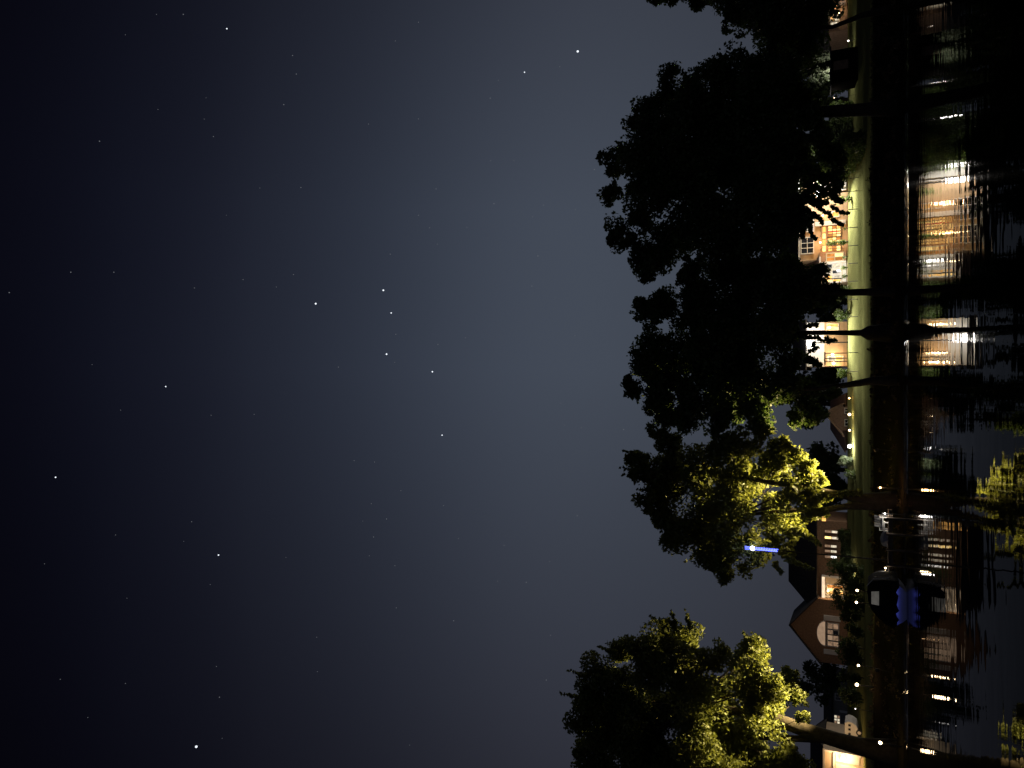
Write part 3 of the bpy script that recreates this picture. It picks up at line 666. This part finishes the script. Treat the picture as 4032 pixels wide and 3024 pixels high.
E.window(2300, 2336, 3258, 3320, [G_WARM, G_YEL, G_ORNG], 3, 1, 0.1, WHITE, 0.05)
c = Vector((E.X(2318), E.Y-0.9, E.Z(3262)))
f = build('entry_lamp', MB().tube([(c.x, E.Y-0.48, E.Z(3252)), c], 0.03, 6), IRON, E.t); build('bulb', MB().ball(c, 0.1), B_WARM, f)
light(E.t, 'POINT', c+Vector((0, -0.3, 0)), WARM, 32, 0.1)
light(E.t, 'POINT', (E.X(2235), E.Y-0.6, E.Z(3325)), AMB, 3, 0.1)
light(E.t, 'POINT', (E.X(2420), E.Y-4.5, E.Z(3325)), (1, .58, .26), 7, 0.1)  # added hidden light that washes the gable

# --- picture-edge houses
F = House('cream_house', 'cream house front lit by a dazzling porch lamp under the leaning tree', 84, 3000, 3310)
F.wall(2962, 3300, 3240, CREAM, depth=7)
F.roof_x(2950, 3310, 3240, 3180, ROOF, depth=7); F.gutter(2950, 3310, 3242)
F.panel('corner_board', 2962, 2970, 3243, 3390, WHITE, 0.05, 0.045)
for yy in (2985, 3024, 3063): F.panel('door_panel', yy-15, yy+15, 3290, 3384, WHITE, 0.05, 0.045)
F.panel('door_lintel', 2966, 3100, 3280, 3287, WHITE, 0.12, 0.11)
c = P(3318, 2987, F.Y-0.5)
f = build('porch_lamp', MB().tube([(c.x, F.Y-0.1, c.z+0.2), c+Vector((0, 0, 0.2))], 0.03, 6), IRON, F.t); build('bulb', MB().ball(c, 0.2), B_WARM, f, smooth=True)
light(F.t, 'POINT', c+Vector((0, -0.35, 0)), (1, .6, .28), 330, 0.12)

Hs = House('porch_house', 'dark house at the picture edge with lit porch windows behind the leaning trunk', 98, 20, 3300)
Hs.wall(-160, 122, 3262, BROWN, depth=7); Hs.roof_x(-170, 132, 3262, 3180, ROOF, depth=7)
Hs.window(62, 82, 3272, 3302, [G_PALE, G_WARM], 2, 2, 0.12); Hs.window(84, 100, 3272, 3296, [G_PALE], 1, 2, 0.12)
Hs.window(-30, 26, 3296, 3330, [G_DIM, DGLASS], 3, 1, 0.1, BROWN)
Hs.panel('porch_floor', -40, 110, 3338, 3352, WOOD, 1.5, 1.49)
for (xx, yy, rr) in ((3287, 20, 0.2), (3284, 44, 0.12), (3305, 50, 0.09)):
    c = P(xx, yy, Hs.Y-0.5)
    f = build('wall_lamp', MB().tube([(c.x, Hs.Y, c.z+0.1), c+Vector((0, 0, 0.1))], 0.03, 6), IRON, Hs.t); build('bulb', MB().ball(c, rr), B_WARM, f, smooth=True)
light(Hs.t, 'POINT', P(3292, 22, Hs.Y-1.0), WARM, 4, 0.1)

Gh = House('dim_house', 'dim grey house behind the small white trailer with pale lit gable window', 120, 2800, 3280)
GW = mat('grey_render', (0.22, 0.21, 0.20), 0.8, 0.15, 2)
Gh.wall(2700, 2990, 3272, GW, depth=8); Gh.roof_x(2690, 3000, 3274, 3236, ROOF, depth=8, hip0=1.5, hip1=1.5)
Gh.window(2814, 2846, 3286, 3306, [G_PALE, G_DIM, G_PALE], 3, 2, 0.14); Gh.panel('door', 2791, 2800, 3306, 3338, WHITE, 0.05, 0.045)
Gh.window(2730, 2752, 3290, 3310, DGLASS, 2, 1, 0.1)

Sh = House('dark_shed', 'black windowless shed standing in front of the pale lit bush', 88, 250, 3300, 'shed')
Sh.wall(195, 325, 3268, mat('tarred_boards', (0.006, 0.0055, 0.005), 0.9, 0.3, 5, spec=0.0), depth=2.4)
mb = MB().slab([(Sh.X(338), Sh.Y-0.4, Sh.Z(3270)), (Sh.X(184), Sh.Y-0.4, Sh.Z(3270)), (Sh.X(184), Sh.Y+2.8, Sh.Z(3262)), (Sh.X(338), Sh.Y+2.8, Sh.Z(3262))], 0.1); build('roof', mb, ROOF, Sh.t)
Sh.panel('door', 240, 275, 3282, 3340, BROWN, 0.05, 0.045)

# --- fence across the lawn
FY = 88.0
fx0, fx1 = HX(1480, 3370, FY), HX(690, 3370, FY)
fence = thing('fence', (fx0, FY, ground_z(fx0, FY)), 'thin wire fence with slim dark posts across the bright lawn', 'fence')
for k, yy in enumerate((700, 752, 823, 895, 966, 1036, 1107, 1178, 1247, 1318, 1388, 1462)):
    X = HX(yy, 3370, FY); g = ground_z(X, FY)
    build('post', MB().tube([(X, FY, g-0.1), (X+0.01, FY, HZ(3341, FY))], 0.035, 6), IRON, fence)
for hz in (0.45, 0.75, 1.05):
    xs = np.linspace(fx0, fx1, 14)
    build('wire', MB().tube([(x, FY-0.04, ground_z(x, FY)*0.6+3.25*0.4+hz) for x in xs], 0.007, 4), IRON, fence)

# --- bushes
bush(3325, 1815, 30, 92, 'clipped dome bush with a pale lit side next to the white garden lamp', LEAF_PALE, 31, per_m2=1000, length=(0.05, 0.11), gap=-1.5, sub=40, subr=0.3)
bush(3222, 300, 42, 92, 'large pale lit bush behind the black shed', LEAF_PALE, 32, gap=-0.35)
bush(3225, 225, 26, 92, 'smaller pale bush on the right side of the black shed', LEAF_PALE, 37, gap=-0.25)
bush(3290, 415, 24, 91, 'yellow-green lit bush left of the black shed', LEAF_SHRUB, 33)
bush(3262, 957, 15, 95, 'small leafy potted tree in front of the glass doors', LEAF_SHRUB, 34, name='potted_tree')
for k, (x, y, r, lb) in enumerate(((3322, 1012, 9, 'low bright shrub under the wide brick-wall window'), (3318, 1055, 12, 'bright shrub under the conservatory windows, nearest the white post'), (3322, 1088, 11, 'bright shrub at the left end of the conservatory'), (3326, 900, 10, 'dark red-tinged shrub under the red curtain'))):
    bush(x, y, r, 96, lb, LEAF_SHRUB, 40+k, length=(0.07, 0.16))
for k, (x, y, r, lb) in enumerate(((3290, 2235, 34, 'tall round dark bush on the right of the lit entry'), (3335, 2300, 40, 'dark bush in the middle of the lit entry'), (3310, 2368, 38, 'dark bush between the entry and the brick gable'),
                                   (3340, 2420, 30, 'low dark bush under the right pilaster'), (3328, 2545, 36, 'dark bush under the left pilaster'), (3350, 2590, 34, 'dark bush at the left corner of the gable'), (3355, 2480, 26, 'low dark bush under the fanlight'),
                                   (3340, 2745, 36, 'dark bush between the bright garden lamp and the trailer'), (3330, 2660, 24, 'dark bush between two warm garden lamps'))):
    bush(x, y, r*1.3, 84, lb, LEAF_OAK, 50+k, gap=-0.9, per_m2=160, length=(0.14, 0.28), group='dark bushes before the brick house')
bush(3300, 1150, 36, 93, 'dark loose bush right behind the slender trunk', LEAF_OAK, 70, gap=-0.3, group='bushes between the houses')
bush(3310, 1235, 30, 93, 'dim bush at the right corner of the tan house', LEAF_OAK, 71, gap=-0.3, group='bushes between the houses')
bush(3310, 1470, 26, 93, 'dim bush at the left corner of the tan house', LEAF_SHRUB, 72, gap=-0.3, group='bushes between the houses')
bush(3312, 790, 20, 93, 'green lit bush under the first white floodlight', LEAF_SHRUB, 73, gap=-0.3, group='bushes between the houses')
bush(3302, 350, 24, 95, 'dark bush between the shed and the yellow-green bush', LEAF_OAK, 77, gap=-0.9, group='bushes between the houses')
bush(3350, 1870, 28, 90, 'black bush left of the clipped dome', LEAF_OAK, 74, gap=-0.9, group='bushes between the houses')
bush(3330, 530, 44, 92, 'black bush between the yellow-green bush and the floodlight', LEAF_OAK, 75, gap=-0.9, group='bushes between the houses')
bush(3310, 620, 44, 92, 'black bush right of the first floodlight', LEAF_OAK, 76, gap=-0.9, group='bushes between the houses')
bollard(3244, 524, 90, 'tiny white lamp on a tall post among the black bushes', B_WHITE, WHT, 8, 0.08, name='post_lamp')
bollard(3285, 385, 90, 'small added lamp on a post beside the yellow-green bush', B_WARM, WHT, 25, 0.025, name='post_lamp')  # added lamp with a bulb too small to see, lights the bush
def hedge(name, pts, rad, label, m, seed, per_m2=150, length=(0.14, 0.3)):
    rs = np.random.RandomState(seed); p0 = Vector(pts[0]); L = []
    for a, b in zip(pts, pts[1:]):
        a, b = Vector(a), Vector(b); n = max(2, int((b-a).length/(rad*0.7)))
        for k in range(n):
            q = a+(b-a)*k/n; g = ground_z(q.x, q.y); z = g+rad*0.5
            while z < g+q.z: L.append((Vector((q.x+rs.normal()*.1, q.y+rs.normal()*.1, z)), rad*rs.uniform(.85, 1.15))); z += rad*0.8
    t = thing(name, (p0.x, p0.y, ground_z(p0.x, p0.y)), label, 'hedge', 'dark hedges')
    o = leaf_mesh('foliage', lobe_points(L, rs, per_m2, seed, -0.9, sub=12, subr=0.5), length, 0.6, rs, m, t); o['kind'] = 'stuff'
    sb = MB()
    for a in pts: sb.tube([(a[0], a[1], ground_z(a[0], a[1])-0.1), (a[0]+0.1, a[1], ground_z(a[0], a[1])+a[2]*0.7)], [0.05, 0.02], 5)
    build('stems', sb, BARK, t)
X7 = HX(668, 3330, 94)
hedge('hedge', [(X7, 96, 3.5), (X7-0.4, 90, 3.2), (X7-1.0, 83, 2.8), (X7-1.6, 77, 2.2)], 0.8, 'tall dark hedge put in down the slope to block the first floodlight', LEAF_OAK, 95)  # hedge added to keep the floodlight off the lawn beyond
hedge('hedge', [(HX(2225, 3320, 93), 93, 1.0), (HX(2150, 3320, 93), 93, 1.0), (HX(2085, 3320, 93), 93, 1.1)], 0.5, 'black hedge under the five narrow lit windows', LEAF_OAK, 96)
hedge('hedge', [(HX(480, 3330, 92), 92, 3.4), (HX(560, 3330, 92), 92, 3.4), (HX(660, 3330, 93), 93, 3.2)], 0.9, 'black hedge below the widest tree at the back of the lawn', LEAF_OAK, 97)
# an unseen lamp added to whiten the pale bush
bollard(3271, 280, 90.9, 'added lamp tucked behind the black shed roof under the pale bush', B_WHITE, WHT, 300, 0.03, name='post_lamp')

# --- small white trailer
def trailer():
    Y = 86.0; c = P(3350, 2880, Y); g = ground_z(c.x, Y); sc = scale_at(3350, Y)
    t = thing('camper_trailer', (c.x, Y, g), 'small white camper trailer with three dark windows beside the leaning trunk', 'trailer')
    def q(x, y): p = P(x, y, Y); return (p.x, p.z)
    out = [q(3327, 2846), q(3326, 2880), q(3328, 2926), q(3345, 2930), q(3362, 2926), q(3376, 2910), q(3379, 2880), q(3372, 2858), q(3355, 2846), q(3340, 2841)]
    build('body', MB().prism(out, Y, Y+1.9), WHITE, t)
    for yy in (2856, 2872, 2890):
        a, b = q(3340, yy-5), q(3350, yy+5)
        w = build('window', MB().box((a[0], Y-0.03, a[1]), (b[0], Y-0.004, b[1])), IRON, t)
        build('pane', MB().box((a[0]-0.04 if a[0] > b[0] else a[0]+0.04, Y-0.045, a[1]-0.04), (b[0]+0.04 if a[0] > b[0] else b[0]-0.04, Y-0.032, b[1]+0.04)), DGLASS, w)
    a, b = q(3331, 2846), q(3334, 2926); build('roof_rail', MB().box((a[0], Y-0.06, a[1]), (b[0], Y-0.004, b[1])), WHITE, t)
    p = P(3379, 2885, Y)
    wz = g+0.3
    for yy in (Y-0.02, Y+1.7):
        w = build('wheel', MB().tube([(p.x, yy, wz), (p.x, yy+0.2, wz)], 0.3, 14), RUBBER, t); build('rim', MB().tube([(p.x, yy-0.02, wz), (p.x, yy+0.22, wz)], 0.17, 10), WHITE, w)
    e = P(3372, 2835, Y); build('tow_bar', MB().tube([(e.x-0.1, Y+0.9, g+0.45), (e.x+0.9, Y+0.9, g+0.42)], 0.04, 6), IRON, t)
trailer()

# --- jetty, boat and what stands there
JY = 28.4
jx0, jx1 = HX(2285, 3495, JY), HX(2020, 3495, JY); jz = HZ(3497, JY)
jetty = thing('jetty', (jx0, JY, 0), 'dark timber jetty along the far bank beside the covered boat', 'jetty')
nb = 22
for k in range(nb):
    xa = jx0+(jx1-jx0)*k/nb; xb = jx0+(jx1-jx0)*(k+0.9)/nb
    build('plank', MB().box((xa, JY-0.45, jz-0.03+0.004*(k % 3)), (xb, JY+1.0, jz+0.004*(k % 3))), WOOD, jetty)
build('beam', MB().box((jx0, JY-0.4, jz-0.13), (jx1, JY-0.34, jz-0.032)), WOOD, jetty); build('beam', MB().box((jx0, JY+0.8, jz-0.13), (jx1, JY+0.86, jz-0.032)), WOOD, jetty)
for k in range(5):
    X = jx0+0.1+(jx1-jx0-0.2)*k/4
    build('pile', MB().tube([(X, JY-0.5, -0.8), (X, JY-0.5, jz+0.06)], 0.045, 8), WOOD, jetty)
# a flagpole wound with a blue light rope stands on the jetty
MY = 29.1
mx_, mt = HX(2156, 2930, MY), HZ(2930, MY)
mast = thing('flagpole', (mx_, MY, jz), 'tall thin pole wound with blue lights under a bright white lamp, before the dark roof', 'flagpole')
build('pole', MB().tube([(mx_, MY, jz-0.04), (mx_, MY, HZ(2958, MY))], [0.03, 0.017], 10), IRON, mast)
hp = []; z0, z1 = HZ(3062, MY), HZ(2972, MY)
for i in range(14*14+1):
    a = i/14*2*math.pi; hp.append((mx_+0.04*math.cos(a), MY+0.04*math.sin(a), z0+(z1-z0)*i/(14*14)))
build('light_rope', MB().tube(hp, 0.017, 5), B_BLUE, mast, 'blue light rope wound round the pole')
build('lamp_head', MB().ball((mx_, MY, HZ(2963, MY)), 0.08, 12), glow('mast_lamp', (0.85, 0.92, 1.0), 25), mast, smooth=True)
for q in (-0.038, 0, 0.038): build('rod', MB().tube([(mx_+q, MY, HZ(2957, MY)), (mx_+q*1.3, MY, HZ(2933, MY))], 0.01, 6), B_BLUE, mast)
build('bracket', MB().tube([(mx_, MY, HZ(3046, MY)), (mx_-0.14, MY, HZ(3046, MY))], 0.008, 6), IRON, mast)
build('ball', MB().ball((mx_-0.17, MY, HZ(3046, MY)), 0.05, 10), IRON, mast)
def beach_seat(x, y, label, lean):
    p = P(x, y, JY+0.1); z = jz+0.012
    t = thing('beach_seat', (p.x, p.y, z), label, 'chair', 'white seats on the jetty')
    w = 0.40
    build('seat', MB().box((p.x-w/2, p.y-0.2, z+0.13), (p.x+w/2, p.y+0.2, z+0.155)), WHITE, t)
    for i in range(5):
        xx = p.x-w/2+0.01+i*(w-0.02-0.06)/4
        build('slat', MB().slab([(xx, p.y+0.19, z+0.16), (xx+0.06, p.y+0.19, z+0.16), (xx+0.06, p.y+0.19+lean, z+0.40), (xx, p.y+0.19+lean, z+0.40)], 0.015), WHITE, t)
    for sx in (-1, 1):
        build('armrest', MB().box((p.x+sx*(w/2+0.003), p.y-0.2, z+0.235), (p.x+sx*(w/2+0.035), p.y+0.24, z+0.255)), WHITE, t)
        for yy in (-0.18, 0.2): build('leg', MB().box((p.x+sx*(w/2+0.004), p.y+yy-0.015, z-0.01), (p.x+sx*(w/2+0.034), p.y+yy+0.015, z+0.234)), WHITE, t)
beach_seat(3465, 2058, 'low white slatted beach seat on the jetty next to the big twin trunk', 0.16)
bx = P(3490, 2074, JY-0.3)
bench = thing('bench', (bx.x, bx.y, jz), 'low white bench in front of the white slatted seat', 'bench', 'white seats on the jetty')
build('seat', MB().box((bx.x-0.17, bx.y-0.07, jz+0.10), (bx.x+0.17, bx.y+0.07, jz+0.135)), WHITE, bench)
for q in (-1, 1): build('leg', MB().box((bx.x+q*0.14-0.015, bx.y-0.06, jz-0.005), (bx.x+q*0.14+0.015, bx.y+0.06, jz+0.099)), WHITE, bench)
def heap(x, y, w, h, label, m, Y):
    p = P(x, y, Y); t = MB(); n, r_ = 16, 7
    for j in range(r_+1):
        u = j/r_
        for i in range(n):
            a = 2*math.pi*i/n; rr = (1-u**2.2)**0.5*(1+0.12*math.sin(3*a+u*4)+0.06*math.sin(7*a)) if j < r_ else 0.02
            t.v.append((p.x+w*rr*math.cos(a), Y+w*0.8*rr*math.sin(a), jz+0.01+h*u*(1+0.08*math.sin(2*a))))
    for j in range(r_):
        for i in range(n): t.f.append((j*n+i, j*n+(i+1) % n, (j+1)*n+(i+1) % n, (j+1)*n+i))
    t.f.append(tuple(r_*n+i for i in range(n))); t.f.append(tuple(range(n-1, -1, -1)))
    o = build('covered_heap', t, m, None, smooth=True, at=(p.x, Y, jz)); tag(o, label, 'tarpaulin'); return o
heap(3490, 2122, 0.29, 0.22, 'grey tarpaulin heap on the jetty between the white seats and the boat', GREYTARP, JY)
def jl():
    p = P(3493, 2244, JY-0.42); t = thing('jetty_lamp', (p.x, p.y, jz), 'twin yellow lamp on the jetty rail beside the boat', 'lamp')
    build('post', MB().tube([(p.x, p.y, jz-0.01), (p.x, p.y, jz+0.06)], 0.015, 6), IRON, t)
    for q in (-0.055, 0.055): build('bulb', MB().ball((p.x+q, p.y, jz+0.085), 0.026), B_WARM, t)
    build('arm', MB().tube([(p.x-0.07, p.y, jz+0.06), (p.x+0.07, p.y, jz+0.06)], 0.01, 6), IRON, t)
    light(t, 'POINT', (p.x, p.y-0.1, jz+0.16), WHT, 1.2, 0.03)
jl()
bollard(3484, 2022, JY-0.38, 'small added white lamp at the end of the jetty by the white seats', B_WHITE, WHT, 9, 0.022, group='small lamps low on the bank', name='bank_lamp')  # lamp added to brighten the white seats
def boat():
    # moored bow to the bank, so its square stern faces us
    Y = 26.3; c = P(3540, 2382, Y)
    t = thing('covered_boat', (c.x, Y, 0), 'moored boat under a dark cover with a glowing blue stern', 'boat')
    q = lambda x, y: (P(x, y, Y).x, P(x, y, Y).z)
    W2 = abs(q(3540, 2298)[0]-q(3540, 2468)[0])/2; xc = (q(3540, 2298)[0]+q(3540, 2468)[0])/2
    top = q(3522, 2380)[1]
    mb = MB(); ns = 9; m = 11
    for i in range(ns):
        u = i/(ns-1); wy = W2*(1-0.85*u**2.2)
        for j in range(m):
            v = -1+2*j/(m-1); z = top+0.12*u*u-(top+0.12)*(1-abs(v)**3.2)*(1-0.35*u)
            mb.v.append((xc+wy*v*(0.90+0.10*abs(v)), Y+3.4*u, z))
    for i in range(ns-1):
        for j in range(m-1): mb.f.append((i*m+j, i*m+j+1, (i+1)*m+j+1, (i+1)*m+j))
    mb.f.append(tuple(range(m)))
    build('hull', mb, HULL, t, smooth=False)
    build('led_strip', MB().tube([(xc-W2*0.96, Y-0.05, top-0.035), (xc+W2*0.96, Y-0.05, top-0.035)], 0.010, 6), B_BLUESTRIP, t)
    build('transom_rail', MB().box((xc-W2-0.02, Y-0.075, top-0.02), (xc+W2+0.02, Y+0.02, top+0.012)), TARP, t)
    # cover: the outline of its end, carried forward and drawn in to the bow; a wavy hem hangs over the stern
    out = [q(3536, 2284), q(3480, 2281), q(3436, 2284), q(3417, 2300), q(3415, 2330), q(3420, 2368), q(3432, 2398), q(3456, 2428), q(3490, 2455), q(3520, 2472)]
    hem = []
    for k in range(1, 16):
        f = k/16; x_, z_ = q(3534, 2472-188*f); hem.append((x_, z_+0.035*math.sin(k*1.7)+0.02*math.sin(k*3.9)))
    ring = [(x, z) for x, z in out]+hem
    cv = MB(); n = len(ring)
    for (u, sc) in ((0, 1.0), (0.004, 1.0), (0.35, 0.98), (0.7, 0.75), (1.0, 0.25)):
        for i, (x, z) in enumerate(ring):
            cv.v.append((xc+(x-xc)*sc, Y-0.10+3.4*u, (top if i >= len(out) and u > 0 else z) if sc > 0.9 else top+(z-top)*max(0.12, sc-0.1)))
    for r_ in range(4):
        for i in range(n): cv.f.append((r_*n+i, r_*n+(i+1) % n, (r_+1)*n+(i+1) % n, (r_+1)*n+i))
    cv.f.append(tuple(range(n-1, -1, -1))); cv.f.append(tuple(range(4*n, 5*n)))
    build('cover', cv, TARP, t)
    a_, b_ = q(3461, 2380), q(3431, 2322)
    build('window_panel', MB().prism([(a_[0], a_[1]), (b_[0], a_[1]), (b_[0]-0.03, b_[1]), (a_[0]+0.02, b_[1])], Y-0.125, Y-0.105), glow('vinyl_painted_glow', (1.0, 0.95, 0.86), 0.07, 0.35, 4), t, 'pale clear panel in the dark cover')  # no lamp behind it; the panel's brightness is put in as faint emission
    a_, b_, d_ = q(3413, 2304), q(3438, 2276), q(3500, 2272)
    build('canopy_pole', MB().tube([(a_[0], Y-0.13, a_[1]), (b_[0], Y-0.13, b_[1]), (d_[0], Y-0.13, d_[1])], 0.011, 6), WHITE, t)
boat()

# --- undergrowth on the bank (nobody could count it)
def undergrowth():
    rs = np.random.RandomState(90); lobes = []
    for k in range(520):
        X = rs.uniform(-22, 22); Y = rs.uniform(29.6, 36.6)
        lobes.append((Vector((X, Y, ground_z(X, Y)+0.02)), rs.uniform(0.07, 0.22)))
    for k in range(420):
        X = rs.uniform(-22, 22); Y = rs.uniform(36.2, 37.3)
        lobes.append((Vector((X, Y, ground_z(X, Y)+0.02)), rs.uniform(0.05, 0.12) if k % 6 else rs.uniform(0.12, 0.24)))
    p = lobe_points(lobes, rs, 320, 90, -0.6, sub=6)
    o = leaf_mesh('bank_undergrowth', p, (0.05, 0.13), 0.5, rs, LEAF_LITTER, None, -0.6); o['kind'] = 'stuff'
undergrowth()

# ------------------------------------------------------------------ stars
STAR = glow('star_glow', (0.86, 0.92, 1.0), 1.3, sample=False); STAR_F = glow('faint_star_glow', (0.85, 0.9, 1.0), 0.16, sample=False)
SD = 6000.0
def star_pos(x, y):
    a, b = (x*FV-2016)/FPX, (1512-y*FV)/FPX
    d = (Vector((0, cp, sp)) + cx*a + cy*b).normalized()
    return Vector((0, 0, HC)) + d*SD
def star_mesh(mb, x, y, r):
    c = star_pos(x, y); rr = r/FPX*SD*0.66
    k = len(mb.v)
    mb.ball(c, rr, 6)
bright = [(1248, 111, 6, 'brightest star over the round-topped dark trees, near the right sky edge'), (424, 1613, 6.2, 'brightest star high up at the far left of the sky'),
          (682, 656, 5.2, 'topmost bright star of the open square in mid sky'), (828, 627, 5, 'rightmost bright star of the open square in mid sky'),
          (845, 676, 3.8, 'lesser star just left of the rightmost star of the square'), (835, 765, 4.8, 'bright double star at the left of the square in mid sky'),
          (934, 803, 4.4, 'lower star of the curved tail below the square'), (955, 940, 3.6, 'last star of the curved tail, toward the left'),
          (472, 1199, 3.8, 'lone star high in the left half of the sky'), (490, 62, 3.4, 'star high up near the right sky edge'), (358, 835, 3.4, 'lone star high above the middle of the sky'),
          (120, 1031, 3.6, 'star close to the top of the sky, left of the middle'), (1133, 156, 3.4, 'dimmer star just above the brightest star by the right trees')]
for x, y, r, lb in bright:
    mb = MB(); star_mesh(mb, x, y, r)
    o = build('star', mb, STAR, None, at=star_pos(x, y)); tag(o, lb, 'star', 'bright stars')
faint = [(855,722,.4),(1059,212,.5),(1067,440,.6),(942,408,.4),(1162,553,.6),(396,31,.5),(632,120,.5),(640,160,.5),(613,226,.6),(215,305,.6),(650,405,.5),(153,588,.6),(246,588,.5),(20,632,.6),
 (474,1506,.5),(835,1121,.5),(807,1160,.5),(1137,1258,.6),(980,1341,.5),(1247,1114,.4),(958,1092,.3),(414,1127,.4),(1180,1469,.4),(1347,928,.5),(1149,618,.4),(843,549,.4),(796,268,.3),(904,465,.4),(928,492,.3),
 (904,257,.3),(904,48,.3),(731,793,.4),(634,593,.4),(597,620,.3),(420,622,.4),(525,604,.4),(461,295,.4),(456,897,.3),(549,895,.3),(946,744,.4),(866,1060,.3),(802,1088,.3),(765,995,.3),(809,998,.3),(1256,924,.3),
 (1284,366,.5),(1243,453,.3),(1174,443,.3),(1110,347,.3),(1060,347,.3),(1089,1178,.3),(1187,1213,.3),(856,1313,.3),(853,1222,.3)]
rs_ = random.Random(5)
for k in range(70): faint.append((rs_.uniform(-300, 1280), rs_.uniform(-300, 1960), rs_.uniform(.10, .26)))
mb = MB()
for x, y, m_ in faint: star_mesh(mb, x, y, 1.3+2.6*m_)
tag(build('faint_stars', mb, STAR_F), kind='stuff')
